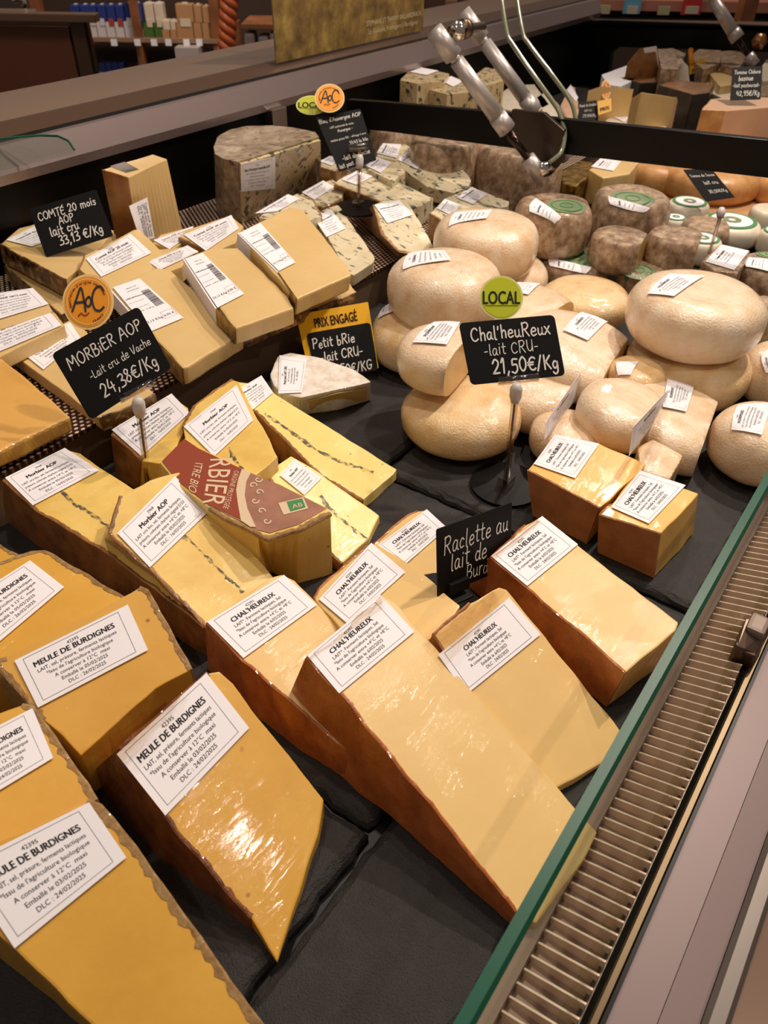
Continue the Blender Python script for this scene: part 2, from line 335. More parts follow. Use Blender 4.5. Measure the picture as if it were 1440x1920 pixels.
# hand lettering: strokes in a box one unit high
GL = {'A': (.72, '0,0 .2,.6 .36,1 .55,.5 .68,0|.14,.36 .58,.4'), 'B': (.62, '.1,0 .1,1|.08,.97 .42,.98 .5,.76 .35,.56 .14,.54|.14,.54 .5,.48 .58,.25 .42,.03 .08,0'),
 'C': (.66, '.6,.82 .45,.98 .2,.88 .06,.5 .18,.1 .42,.02 .62,.16'), 'E': (.58, '.52,.92 .1,.95 .1,.02 .56,.06|.1,.5 .46,.54'), 'É': (.58, '.52,.86 .1,.9 .1,.02 .56,.06|.1,.48 .46,.52|.28,1.02 .48,1.2'),
 'G': (.7, '.6,.85 .4,.98 .14,.8 .08,.4 .25,.04 .5,.06 .6,.4|.36,.42 .66,.44'), 'I': (.25, '.12,0 .12,1'), 'K': (.6, '.1,1 .12,0|.55,.95 .15,.45|.22,.52 .58,0'),
 'L': (.5, '.12,1 .1,.05 .48,.06'), 'M': (.9, '.02,0 .1,1 .25,.7 .42,.4 .6,.75 .72,1 .86,0'), 'O': (.72, '.36,.98 .1,.75 .06,.35 .3,.02 .6,.2 .66,.65 .45,.96 .3,.95'),
 'P': (.6, '.1,0 .12,1|.06,.92 .4,1 .58,.8 .44,.54 .14,.48'), 'R': (.64, '.1,0 .12,1|.06,.92 .4,1 .56,.8 .42,.55 .14,.5|.26,.5 .6,0'), 'T': (.62, '.02,.94 .62,.98|.34,.96 .32,0'),
 'U': (.62, '.08,.95 .1,.3 .3,.02 .5,.25 .55,.95|.55,.95 .56,0'), 'V': (.58, '.02,.95 .25,.0 .56,1'), 'S': (.55, '.5,.88 .25,1 .1,.78 .42,.45 .42,.12 .06,.06'), 'N': (.66, '.06,0 .1,1|.1,1 .5,0|.5,0 .56,1'), 'D': (.62, '.1,0 .1,1 .45,.85 .56,.45 .35,.06 .08,0'),
 'a': (.52, '.42,.52 .22,.6 .05,.35 .12,.04 .32,.1 .43,.55|.43,.55 .42,.12 .54,.02'), 'b': (.5, '.1,1 .1,.04 .36,.02 .45,.3 .3,.52 .12,.42'), 'c': (.44, '.4,.48 .22,.6 .05,.35 .14,.04 .4,.08'),
 'd': (.52, '.42,.45 .2,.56 .05,.3 .15,.02 .36,.1 .44,.35|.46,1 .44,.1 .54,.02'), 'e': (.48, '.06,.28 .42,.36 .34,.58 .14,.52 .05,.22 .2,.0 .46,.1'), 'g': (.5, '.42,.5 .2,.6 .06,.35 .18,.08 .38,.2 .43,.55|.43,.55 .42,-.15 .22,-.35 .04,-.2'),
 'h': (.5, '.1,1 .1,0|.1,.35 .28,.58 .42,.45 .43,0'), 'i': (.22, '.1,.58 .1,.02|.1,.8 .13,.84'), 'l': (.22, '.1,1 .09,.12 .2,.02'), 'm': (.8, '.08,.58 .08,0|.08,.38 .22,.58 .36,.45 .38,0|.38,.38 .52,.58 .68,.45 .7,0'),
 'n': (.5, '.08,.58 .08,0|.08,.35 .26,.58 .4,.45 .42,0'), 'o': (.5, '.26,.58 .07,.42 .08,.12 .26,.0 .43,.15 .42,.45 .24,.58'), 'p': (.5, '.08,.58 .08,-.35|.08,.42 .3,.58 .44,.3 .3,.02 .1,.1'), 'r': (.36, '.08,.58 .08,0|.08,.35 .2,.55 .36,.55'),
 's': (.42, '.38,.52 .18,.6 .08,.44 .36,.22 .26,.0 .03,.06'), 't': (.38, '.16,.95 .16,.1 .34,.02|.0,.62 .36,.64'), 'u': (.52, '.07,.56 .08,.14 .22,.0 .4,.2 .42,.58|.42,.58 .42,.1 .54,.02'), 'v': (.46, '.04,.56 .2,.0 .44,.6'),
 'x': (.46, '.04,.58 .44,.0|.42,.6 .02,.0'), 'é': (.48, '.06,.28 .42,.36 .34,.58 .14,.52 .05,.22 .2,.0 .46,.1|.2,.74 .38,.92'), 'è': (.48, '.06,.28 .42,.36 .34,.58 .14,.52 .05,.22 .2,.0 .46,.1|.34,.74 .16,.92'), 'y': (.5, '.05,.56 .24,.1|.45,.58 .16,-.35'),
 '0': (.6, '.3,1 .08,.72 .08,.28 .28,.0 .5,.25 .52,.72 .32,1'), '1': (.34, '.04,.72 .22,1 .2,0'), '2': (.58, '.06,.74 .25,1 .48,.82 .42,.5 .06,.04|.06,.04 .54,.06'), '3': (.52, '.06,.92 .35,1 .46,.76 .2,.52|.2,.52 .5,.4 .44,.08 .04,.04'),
 '4': (.56, '.2,1 .04,.42 .52,.42|.4,.72 .4,0'), '5': (.54, '.5,.98 .14,.98 .1,.58|.1,.58 .42,.6 .48,.25 .28,.0 .04,.1'), '8': (.54, '.44,.86 .24,1 .1,.78 .28,.55 .46,.28 .28,.0 .06,.2 .24,.5 .44,.84'), '9': (.52, '.44,.72 .22,.5 .06,.72 .22,1 .44,.86 .42,.4 .3,0'),
 ',': (.24, '.14,.08 .04,-.18'), '.': (.2, '.08,.02 .12,.04'), '-': (.4, '.04,.36 .34,.38'), "'": (.18, '.1,1 .06,.76'), '/': (.4, '.02,-.05 .34,1.08'), '€': (.66, '.6,.86 .4,.98 .16,.8 .1,.4 .24,.06 .5,.02 .62,.12|.0,.58 .46,.6|.0,.4 .42,.42'), ' ': (.32, ''), '%': (.6, '.5,1 .1,0|.12,.9 .14,.8|.44,.2 .46,.1'), 'f': (.34, '.34,.98 .18,.9 .14,0|.0,.58 .3,.6'), 'k': (.46, '.1,1 .1,0|.4,.58 .12,.28 .44,0'), ':': (.2, '.1,.1 .12,.12|.1,.45 .12,.47')}
def _smooth(P, k=4):
    if len(P) < 3: return P
    out = []
    for i in range(len(P)-1):
        p0 = P[max(i-1, 0)]; p1 = P[i]; p2 = P[i+1]; p3 = P[min(i+2, len(P)-1)]
        for j in range(k):
            t = j/k; out.append(tuple(.5*((2*p1[a])+(-p0[a]+p2[a])*t+(2*p0[a]-5*p1[a]+4*p2[a]-p3[a])*t*t+(-p0[a]+3*p1[a]-3*p2[a]+p3[a])*t**3) for a in (0, 1)))
    out.append(P[-1]); return out
def ribbon(P, wd):
    """flat stroke with rounded ends"""
    P = [np.array(p, float) for p in P]; vs = []; fs = []; n = len(P)
    for i, p in enumerate(P):
        d = P[min(i+1, n-1)]-P[max(i-1, 0)]; d /= (np.linalg.norm(d)+1e-9); q = np.array([-d[1], d[0]])*wd/2
        vs += [p+q, p-q]
    for i in range(n-1): fs.append((2*i, 2*i+1, 2*i+3, 2*i+2))
    for e, s in ((0, -1), (n-1, 1)):
        d = P[min(e+1, n-1)]-P[max(e-1, 0)]; d /= (np.linalg.norm(d)+1e-9); q = np.array([-d[1], d[0]]); b = len(vs)
        for k in range(5):
            t = math.pi*k/4; vs.append(P[e]+q*math.cos(t)*wd/2+d*s*math.sin(t)*wd/2)
        fs.append(tuple(range(b, b+5)) if s < 0 else tuple(range(b+4, b-1, -1)))
    return vs, fs
def hand_uv(s, x, y, size, asp, wt=.1, seed=1, slant=.08, maxw=None, sl=0., hk=1.12):
    """hand-written line; x, y = start of the baseline in label space; sl = rise of the baseline"""
    rnd = random.Random(seed); parts = []; tot = sum(GL.get(c, GL['o'])[0]+.1 for c in s); kx = size*(min(1, maxw/(tot*size)) if maxw else 1); cx = 0
    for ch in s:
        w0, st = GL.get(ch, GL['o']); jy = rnd.uniform(-.05, .05); k = rnd.uniform(.94, 1.08)
        for seg in st.split('|'):
            if not seg: continue
            P = [tuple(float(a) for a in q.split(',')) for q in seg.split()]
            P = _smooth([(cx+p[0]*k+p[1]*slant, p[1]*k+jy) for p in P])
            parts.append(ribbon(P, wt))
        cx += w0*k+.1
    V, Fs = join_vf(parts)
    return [(x+v[0]*kx, y-v[1]*kx*hk/asp-sl*v[0]*kx) for v in V], Fs
def arc_uv(s, cx, cy, r, a0, a1, size, bold=False):
    parts = []; n = len(s)
    for i, ch in enumerate(s):
        if ch == ' ': continue
        a = math.radians(a0+(a1-a0)*(i+.5)/n); v, f = text_vf(ch, bold)
        if not len(v): continue
        flip = 1 if a1 < a0 else -1
        ox = cx+r*math.cos(a); oy = cy-r*math.sin(a); ux = (math.sin(a)*flip, math.cos(a)*flip); up = (math.cos(a)*flip, -math.sin(a)*flip); wd = v[:, 0].max()
        parts.append(([(ox+((q[0]-wd/2)*ux[0]+q[1]*up[0])*size, oy+((q[0]-wd/2)*ux[1]+q[1]*up[1])*size) for q in v], f))
    return join_vf(parts)
def disc_uv(cx, cy, r, n=40): return [(cx+r*math.cos(2*math.pi*k/n), cy+r*math.sin(2*math.pi*k/n)) for k in range(n)], [tuple(range(n))]
def rrect_uv(u0, v0, u1, v1, ru, asp, n=6):
    P = []; rv = ru/asp
    for (cx, cy, a) in ((u1-ru, v0+rv, -90), (u1-ru, v1-rv, 0), (u0+ru, v1-rv, 90), (u0+ru, v0+rv, 180)):
        for k in range(n+1):
            t = math.radians(a+90*k/n); P.append((cx+ru*math.cos(t), cy+rv*math.sin(t)))
    return P, [tuple(range(len(P)))]

class Quad:
    """a flat rectangle standing in the place: TL, TR, BR, BL"""
    def __init__(s, c):
        s.c = [np.array(p, float) for p in c]
        n = np.cross(s.c[1]-s.c[0], s.c[3]-s.c[0]); n /= np.linalg.norm(n)
        if np.dot(n, np.array([0, 0, EYE])-s.c[0]) < 0: n = -n
        s.n = n; s.asp = float((np.linalg.norm(s.c[3]-s.c[0])+np.linalg.norm(s.c[2]-s.c[1]))/(np.linalg.norm(s.c[1]-s.c[0])+np.linalg.norm(s.c[2]-s.c[3])))
    def P(s, u, v, h=0.): return (s.c[0]*(1-u)+s.c[1]*u)*(1-v)+(s.c[3]*(1-u)+s.c[2]*u)*v+s.n*h
    def flat(s, name, uv, mat, parent, h): return mesh(name, [s.P(a[0], a[1], h) for a in uv[0]], uv[1], mat, parent, recalc=False)
    def slab(s, name, outline, mat, parent, h0, h1, bevel=0.):
        v, f = prism_vf([s.P(a[0], a[1], h1) for a in outline], [s.P(a[0], a[1], h0) for a in outline]); return mesh(name, v, f, mat, parent, bevel=bevel)

def bvh_of(o):
    m = o.data; off = base_of(o); return BVHTree.FromPolygons([v.co+off for v in m.vertices], [tuple(p.vertices) for p in m.polygons])
def add_label(T, px, P0, Nn, kind, bv=None, lift=.0019, name='label', bar=False, res=(1, 1), mat=None):
    q = Quad([onplane(a, b, P0, Nn) for a, b in px])
    def lay(u, v, h):
        p = q.P(u, v)
        if bv is not None:
            hit = bv.find_nearest(Vector(p+Nn*.012)); d = Vector(p+Nn*.012)-hit[0]
            return np.array(hit[0])+np.array(d.normalized())*(h+.0004)
        return p+q.n*h
    nu, nv = (12, 9) if bv is not None else (1, 1)
    vs = [lay(i/nu, j/nv, lift) for j in range(nv+1) for i in range(nu+1)]; w1 = nu+1
    if bv is not None:                                   # paper does not follow every dent: relax the draped sheet
        A = np.array(vs).reshape(nv+1, nu+1, 3)
        for _ in range(6):
            B = A.copy(); B[1:-1, 1:-1] = (A[:-2, 1:-1]+A[2:, 1:-1]+A[1:-1, :-2]+A[1:-1, 2:])/4
            B[0, 1:-1] = (A[0, :-2]+A[0, 2:])/2*.6+A[0, 1:-1]*.4; B[-1, 1:-1] = (A[-1, :-2]+A[-1, 2:])/2*.6+A[-1, 1:-1]*.4
            B[1:-1, 0] = (A[:-2, 0]+A[2:, 0])/2*.6+A[1:-1, 0]*.4; B[1:-1, -1] = (A[:-2, -1]+A[2:, -1])/2*.6+A[1:-1, -1]*.4; A = B
        A[:, :] += Nn*.0008; vs = list(A.reshape(-1, 3))
        def lay(u, v, h):
            x = min(max(u, 0), .9999)*nu; y = min(max(v, 0), .9999)*nv; i, j = int(x), int(y); x -= i; y -= j
            return (A[j, i]*(1-x)+A[j, i+1]*x)*(1-y)+(A[j+1, i]*(1-x)+A[j+1, i+1]*x)*y+Nn*.0007
    fs = [(j*w1+i, j*w1+i+1, (j+1)*w1+i+1, (j+1)*w1+i) for j in range(nv) for i in range(nu)]
    lo = mesh(name, vs, fs, mat or M_paper, T, smooth=bv is not None, recalc=False)
    if bv is None:                                       # give flat paper its thickness
        t = [vs[0], vs[1], vs[3], vs[2]]; b = [p-q.n*.0003 for p in t]; bpy.data.objects.remove(lo)
        v, f = prism_vf(t, b); lo = mesh(name, v, f, mat or M_paper, T)
    if kind:
        uv = barcode_print(kind, q.asp) if bar else label_print(kind, min(max(q.asp, .4), .9))
        mesh('print', [lay(a[0], a[1], lift+(.00025 if bv is None else .0006)) for a in uv[0]], uv[1], M_ink, lo, recalc=False)
    return lo

def wob(p, Nn=np.array([0, 0, 1.])):
    v = noise.noise_vector(Vector(p*38)); w_ = noise.noise_vector(Vector(p*130)); d = np.array([v[0]*.0019+w_[0]*.0003, v[1]*.0019+w_[1]*.0003, 0]); return np.array(p)+d-Nn*np.dot(d, Nn)
def refine(T3, B3, Nn):
    """break straight outlines into hand-cut ones"""
    t = []; b = []; n = len(T3)
    for i in range(n):
        j = (i+1) % n; k = max(1, int(np.linalg.norm(T3[j]-T3[i])/.009))
        for q in range(k): t.append(wob(T3[i]*(1-q/k)+T3[j]*q/k, Nn)); b.append(wob(B3[i]*(1-q/k)+B3[j]*q/k))
    return t, b
def block(label, top, z, mat, zb=0., th=None, bot=None, rind=(), rmat=None, labels=(), name='cheese_wedge', cat='cheese', group=None, rimw=.0022, bevel=.0016, bars=(), rt=.0016, ash=None, body='paste', parent=None, rimonly=False):
    """one cut piece: its upper face from the outline, its sides down to zb (or th thick)"""
    if isinstance(z, dict):
        k = list(z.keys()); A = [at(*top[i], z[i]) for i in k]; Nn = np.cross(A[1]-A[0], A[2]-A[0]); Nn /= np.linalg.norm(Nn)
    else: A = [at(*top[0], z)]; Nn = np.array([0, 0, 1.])
    if Nn[2] < 0: Nn = -Nn
    P0 = A[0]; T3 = [onplane(a, b, P0, Nn) for a, b in top]
    B3 = []
    for i, p in enumerate(T3):
        if th: B3.append(p-Nn*th)
        elif bot and i in bot: B3.append(at(*bot[i], zb))
        else: B3.append(np.array([p[0], p[1], min(zb, p[2]-.002)]))
    c = np.mean(T3, axis=0); zlow = min(p[2] for p in B3)
    Tn = thing(name, (c[0], c[1], zlow), label, cat, group)
    v, f = prism_vf(*refine(T3, B3, Nn)); bo = mesh(body, v, f, mat, Tn, bevel=bevel)
    ar = sum(T3[i][0]*T3[(i+1) % len(T3)][1]-T3[(i+1) % len(T3)][0]*T3[i][1] for i in range(len(T3)))
    sg = 1 if ar > 0 else -1
    # rind: one strip along each run of rind edges, with a crumbly rim on the upper face
    runs = []
    for e in rind:
        if runs and runs[-1][-1] == e: runs[-1].append((e+1) % len(top))
        else: runs.append([e, (e+1) % len(top)])
    for run in runs:
        PT = []; PB = []; 
        for a, b in zip(run[:-1], run[1:]):
            n = max(2, int(np.linalg.norm(T3[b]-T3[a])/.0035))
            for j in range(n+(1 if b == run[-1] else 0)):
                t = j/n; PT.append(T3[a]*(1-t)+T3[b]*t); PB.append(B3[a]*(1-t)+B3[b]*t if not rimonly else PT[-1]-Nn*.004)
        PT = [wob(p, Nn) for p in PT]; PB = [wob(p) for p in PB]
        vs = []; fs = []; n = len(PT)
        for j in range(n):
            d = PT[min(j+1, n-1)]-PT[max(j-1, 0)]; o = np.cross(d, Nn)*sg; o /= np.linalg.norm(o)
            r = noise.noise(Vector(PT[j]*220)); r2 = noise.noise(Vector(PT[j]*90))
            r3 = noise.noise(Vector(PT[j]*270)); w_ = rimw*(1+.8*r+.4*r2+.5*r3)
            vs += [PB[j]+o*rt+Nn*.0004, (PT[j]+PB[j])/2+o*(rt*(1.25+.5*r2)), PT[j]+o*(rt*.9)+Nn*(.0002+.0006*r), PT[j]+Nn*(.0009+.0007*r3), PT[j]-o*w_+Nn*.0005, PT[j]-o*w_-Nn*.001, PB[j]-o*.0005+Nn*.0004]
            if j:
                for k in range(6): fs.append(((j-1)*7+k, j*7+k, j*7+k+1, (j-1)*7+k+1))
        fs += [tuple(range(7)), tuple((n-1)*7+k for k in range(7))]
        mesh('rind', vs, fs, rmat or C_crust, Tn, smooth=False)
    for L in labels: add_label(Tn, L[0], P0, Nn, L[1])
    for L in bars: add_label(Tn, L[0], P0, Nn, L[1], bar=True)
    if ash:
        PP = _smooth(ash, 7); vs = []; fs = []
        for j, (a, b) in enumerate(PP):
            r = noise.noise(Vector((a*.06, b*.06, 3.1))); r2 = noise.noise(Vector((a*.21, b*.21, 8.)))
            wd = max(1., 3.6+6*r+3*r2); d = np.array(PP[min(j+1, len(PP)-1)])-np.array(PP[max(j-1, 0)]); d = d/(np.linalg.norm(d)+1e-9); q = np.array([-d[1], d[0]])
            cc = np.array([a, b])+q*(r2*4)
            for s_ in (-1, 0, 1): vs.append(onplane(*(cc+q*wd*s_*.7), P0, Nn)+Nn*(.0004 if s_ else .0006))
            if j: fs += [((j-1)*3, j*3, j*3+1, (j-1)*3+1), ((j-1)*3+1, j*3+1, j*3+2, (j-1)*3+2)]
        mesh('ash_line', vs, fs, M_ash, Tn, recalc=False)

    return Tn, P0, Nn, T3, B3, bo
def _ash():
    m, t, b = _new('ash_seam'); L = t.links.new; out = t.nodes['Material Output']
    b.inputs['Base Color'].default_value = lin((84, 82, 74)); b.inputs['Roughness'].default_value = .5
    tr = N(t, 'ShaderNodeBsdfTransparent'); mx = N(t, 'ShaderNodeMixShader'); tc = N(t, 'ShaderNodeTexCoord'); no = N(t, 'ShaderNodeTexNoise', Scale=170., Detail=4.)
    L(tc.outputs['Object'], no.inputs['Vector']); k = ramp(t, no.outputs[0], [(.4, (.08, .08, .08, 1)), (.6, (.92, .92, .92, 1))]); L(k, mx.inputs[0]); L(tr.outputs[0], mx.inputs[1]); L(b.outputs[0], mx.inputs[2]); L(mx.outputs[0], out.inputs[0]); return m
M_ash = _ash()

def wheel(label, cx, cy, wpx, hpx, zb, mat, ratio=None, cut=(), cutmat=None, tilt=(0, 0), labels=(), name='round_cheese', cat='cheese', group=None, edge=.58, dome=.03, body='wheel_body', seed=0, h=None, lumps=.03, keep=None, sx=1., rings=None):
    """round cheese seen at pixel centre cx, cy and wpx wide; cut = lines (two pixels) to slice along"""
    zc = zb+.03
    for _ in range(4):
        c = at(cx, cy, zc); D = depth(c); R = wpx/2*D/F_PX
        sa = (EYE-zc)/np.linalg.norm(c-np.array([0, 0, EYE])); ca = math.sqrt(1-sa*sa)
        if h is None:
            bb = hpx/2*D/F_PX; hh = 2*math.sqrt(max((bb*bb-(R*sa)**2), 1e-6))/ca*.8; hh = min(max(hh, R*.45), R*1.5)
        else: hh = h
        zc = zb+hh/2
    c = at(cx, cy, zc); nseg = 56; e = edge*R; prof = []
    for k in range(-8, 9):
        t = math.pi/2*k/8; cs = math.cos(t); sn = math.sin(t)
        prof.append((R-e+e*abs(cs)**.8, hh/2*math.copysign(abs(sn)**.75, sn)))
    prof = [(prof[0][0]*.55, -hh/2), ]+prof+[(prof[-1][0]*q, hh/2*(1+dome*(1-q))) for q in (.8, .6, .35)]
    vs = []; fs = []
    for j, (r, z) in enumerate(prof):
        for k in range(nseg):
            a = 2*math.pi*k/nseg; p = Vector((math.cos(a)*r, math.sin(a)*r*sx, z))
            g = 1+lumps*noise.noise(Vector((math.cos(a)*1.6+seed*3.1, math.sin(a)*1.6, z/R*1.2)))*1.6
            zz = z*(1+lumps*.8*noise.noise(Vector((p.x/R*1.5, p.y/R*1.5, seed+5.))))
            vs.append((p.x*g, p.y*g, zz))
            if j: fs.append(((j-1)*nseg+k, (j-1)*nseg+(k+1) % nseg, j*nseg+(k+1) % nseg, j*nseg+k))
    fs += [tuple(range(nseg-1, -1, -1)), tuple((len(prof)-1)*nseg+k for k in range(nseg))]
    V = np.array(vs); tx, ty = tilt
    nn = Vector((tx, ty, 1)).normalized(); q = Vector((0, 0, 1)).rotation_difference(nn).to_matrix()
    V = V @ np.array(q).T + c
    bm = bmesh.new(); bv = [bm.verts.new(v) for v in V]
    for f in fs: bm.faces.new([bv[i] for i in f])
    bmesh.ops.recalc_face_normals(bm, faces=bm.faces)
    for fa in bm.faces: fa.smooth = True
    Nn = np.array(nn); top0 = c+Nn*hh/2
    for (p1, p2) in cut:                                   # keep what lies to the right of p1 -> p2 as seen in the picture
        a = onplane(*p1, top0, Nn); b = onplane(*p2, top0, Nn); d = b-a; o = np.cross(d, [0, 0, 1.]); o /= np.linalg.norm(o)
        r = bmesh.ops.bisect_plane(bm, geom=bm.verts[:]+bm.edges[:]+bm.faces[:], plane_co=Vector(a), plane_no=Vector(-o), clear_outer=True)
        ed = [g for g in r['geom_cut'] if isinstance(g, bmesh.types.BMEdge)]
        nf = bmesh.ops.holes_fill(bm, edges=ed)['faces'] if ed else []
        for fa in nf: fa.material_index = 1; fa.smooth = False
    bmesh.ops.recalc_face_normals(bm, faces=bm.faces)
    zl = min(v.co.z for v in bm.verts)
    Tn = thing(name, (c[0], c[1], zl), label, cat, group)
    me = bpy.data.meshes.new(body); off = Vector((c[0], c[1], zl))
    for v in bm.verts: v.co -= off
    bm.to_mesh(me); bm.free(); me.materials.append(mat); me.materials.append(cutmat or C_paste)
    o = bpy.data.objects.new(body, me); COL.objects.link(o); o.parent = Tn
    tree = bvh_of(o)
    for L in labels: add_label(Tn, L[0], top0, Nn, L[1], bv=tree, mat=L[2] if len(L) > 2 else None)
    return Tn, top0, Nn, c, R, hh, tree
# ================================================================== THE SETTING
def atX(px, py, X): r = ray(px, py); return r*(X/r[0])+np.array([0, 0, EYE])
HD = MW[:, 2][:2]/np.linalg.norm(MW[:, 2][:2]); RT = np.array([HD[1], -HD[0]])
def hpt(px, py, d): r = ray(px, py); return r*(d/np.dot(r[:2], HD))+np.array([0, 0, EYE])
def ubox_vf(pl, pr, ptop, pbot, d, deep, d2=None):
    a = hpt(pl, (ptop+pbot)/2, d); b = hpt(pr, (ptop+pbot)/2, d2 or d); zt = hpt((pl+pr)/2, ptop, d)[2]; zb = hpt((pl+pr)/2, pbot, d)[2]
    n = np.array([b[1]-a[1], a[0]-b[0]]); n /= np.linalg.norm(n)
    if np.dot(n, HD) < 0: n = -n
    F = [np.array([a[0], a[1], 0]), np.array([b[0], b[1], 0]), np.array([b[0]+n[0]*deep, b[1]+n[1]*deep, 0]), np.array([a[0]+n[0]*deep, a[1]+n[1]*deep, 0])]
    return [p+np.array([0, 0, zt]) for p in F], [p+np.array([0, 0, zb]) for p in F]
def ubox(name, pl, pr, ptop, pbot, d, deep, mat, parent=None, d2=None, bevel=0.):
    t, b = ubox_vf(pl, pr, ptop, pbot, d, deep, d2); v, f = prism_vf(t, b)
    return mesh(name, v, f, mat, parent, bevel=bevel, origin=None if parent else np.mean(b, axis=0))
ORD = ['first', 'second', 'third', 'fourth', 'fifth', 'sixth', 'seventh', 'eighth']
ST = dict(kind='structure')
M_floor = plain('shop_floor', (96, 84, 74), .5, var=.2, bscale=20)
tag(box('floor', (-3, -3, -.95), (10, 9, -.9), M_floor), **ST)
M_wallback = plain('dim_wall', (70, 54, 46), .8)
o = ubox('wall_back', -900, 2400, -300, 560, 6.2, .1, M_wallback); tag(o, **ST)
# ---- the case: base, rear wall, worktop and rail
M_slate = cheese('slate_stone', [(.3, (30, 27, 26)), (.7, (44, 40, 38))], 60, film=0, fine=.8, rough=.62, speck=(420, .72, (80, 72, 66), (1, 1, 1)))
case = thing('display_case', (1.5, .6, -.9), 'long refrigerated cheese display case with black interior and steel rail', 'display case')
box('case_base', (-.6, .045, -.9), (3.0, 1.27, -.012), M_black, case)
box('rear_wall', (-.6, 1.245, -.012), (3.0, 1.265, .195), M_black, case)
def xprism(name, yz, x0, x1, mat, parent, bevel=0.):
    v, f = prism_vf([np.array([x1, y, z]) for y, z in yz], [np.array([x0, y, z]) for y, z in yz]); return mesh(name, v, f, mat, parent, bevel=bevel)
M_rail = plain('rail_steel', (150, 134, 132), .34, metal=.55, bump=.03)
xprism('steel_rail', [(1.236, .196), (1.232, .212), (1.248, .250), (1.262, .250), (1.262, .196)], -.6, 3.0, M_rail, case)
xprism('rail_groove', [(1.262, .235), (1.262, .2495), (1.285, .2495), (1.285, .235)], -.6, 3.0, M_black, case)
M_work = plain('beige_worktop', (150, 122, 98), .22, metal=.25, coat=.4)
xprism('upstand', [(1.285, .19), (1.285, .247), (1.32, .262), (1.33, .262), (1.33, .19)], -.6, 3.0, plain('bronze_strip', (112, 88, 72), .3, metal=.6), case)
box('worktop', (-.6, 1.33, .225), (3.0, 1.53, .258), M_work, case)
box('counter_body', (-.6, 1.35, -.9), (3.0, 1.50, .225), M_dsteel, case)
box('rail_end_bracket', (1.30, 1.222, .150), (1.345, 1.248, .200), M_steel, case, bevel=.002)
# upper perforated shelf for the hard and blue cheeses
M_perf, _t, _b = _new('perforated_brown_mat'); _L = _t.links.new
_tc = N(_t, 'ShaderNodeTexCoord'); _mp = N(_t, 'ShaderNodeMapping'); _mp.inputs['Scale'].default_value = (110, 135, 0); _mp.inputs['Rotation'].default_value = (0, 0, .0)
_L(_tc.outputs['Object'], _mp.inputs['Vector'])
_sx = N(_t, 'ShaderNodeSeparateXYZ'); _L(_mp.outputs[0], _sx.inputs[0])
_fl = N(_t, 'ShaderNodeMath', operation='FLOOR'); _L(_sx.outputs[1], _fl.inputs[0]); _hf = N(_t, 'ShaderNodeMath', operation='MULTIPLY_ADD'); _L(_fl.outputs[0], _hf.inputs[0]); _hf.inputs[1].default_value = .5; _L(_sx.outputs[0], _hf.inputs[2])
_f1 = N(_t, 'ShaderNodeMath', operation='FRACT'); _L(_hf.outputs[0], _f1.inputs[0]); _f2 = N(_t, 'ShaderNodeMath', operation='FRACT'); _L(_sx.outputs[1], _f2.inputs[0])
_cb = N(_t, 'ShaderNodeCombineXYZ'); _L(_f1.outputs[0], _cb.inputs[0]); _L(_f2.outputs[0], _cb.inputs[1])
_ds = N(_t, 'ShaderNodeVectorMath', operation='DISTANCE'); _L(_cb.outputs[0], _ds.inputs[0]); _ds.inputs[1].default_value = (.5, .5, 0)
_cr = ramp(_t, _ds.outputs['Value'], [(.25, (226, 200, 176)), (.32, (66, 34, 24)), (.42, (60, 30, 22)), (.5, (26, 14, 12))]); _L(_cr, _b.inputs['Base Color']); _b.inputs['Roughness'].default_value = .35
ZS = .06
shelf = thing('perforated_shelf', (1.0, 1.0, ZS-.01), 'raised brown perforated shelf along the rear of the case', 'shelf')
_pv = [np.array([x, y, z]) for x, y, z in [(-.3, .757, ZS), (2.0, .757, ZS), (2.0, 1.244, ZS), (-.3, 1.244, ZS), (-.3, .757, ZS-.006), (2.0, .757, ZS-.006), (2.0, 1.244, ZS-.006), (-.3, 1.244, ZS-.006)]]
mesh('perforated_mat', _pv, [(0, 1, 2, 3), (7, 6, 5, 4), (0, 4, 5, 1), (1, 5, 6, 2), (2, 6, 7, 3), (3, 7, 4, 0)], M_perf, shelf)
box('shelf_riser', (-.3, .762, -.012), (2.0, .772, ZS-.006), plain('taupe_riser', (120, 98, 80), .4, metal=.3), shelf)
# slate tiles
def slate(xs, ys, zt, seed, label):
    rnd = random.Random(seed); P = []
    cs = [(xs[0], ys[0]), (xs[1], ys[0]), (xs[1], ys[1]), (xs[0], ys[1])]
    for i in range(4):
        a, b = cs[i], cs[(i+1) % 4]; n = max(4, int(math.dist(a, b)/.012))
        for k in range(n):
            t = k/n; P.append((a[0]+(b[0]-a[0])*t+rnd.uniform(-.0018, .0018), a[1]+(b[1]-a[1])*t+rnd.uniform(-.0018, .0018)))
    cx, cy = (xs[0]+xs[1])/2, (ys[0]+ys[1])/2
    rings = []
    for dz, ins in ((0, .0075), (-.002, .004), (-.004, .001), (-.008, 0), (-.0115-zt, .0)):
        rings.append([np.array([x-math.copysign(min(ins+rnd.uniform(0, .002 if ins else 0), .02), x-cx)*(1 if abs(x-cx) > (xs[1]-xs[0])/2-.01 else 0), y-math.copysign(ins+rnd.uniform(0, .002 if ins else 0), y-cy)*(1 if abs(y-cy) > (ys[1]-ys[0])/2-.01 else 0), zt+dz]) for x, y in P])
    n = len(P); vs = sum(rings, []); fs = [tuple(range(n))]
    for r in range(4): fs += [(r*n+k, (r+1)*n+k, (r+1)*n+(k+1) % n, r*n+(k+1) % n) for k in range(n)]
    fs.append(tuple(range(5*n-1, 4*n-1, -1)))
    return tag(mesh('slate_tile', vs, fs, M_slate, None, origin=(cx, cy, -.0115)), label, 'tile', 'slate tiles lining the case')
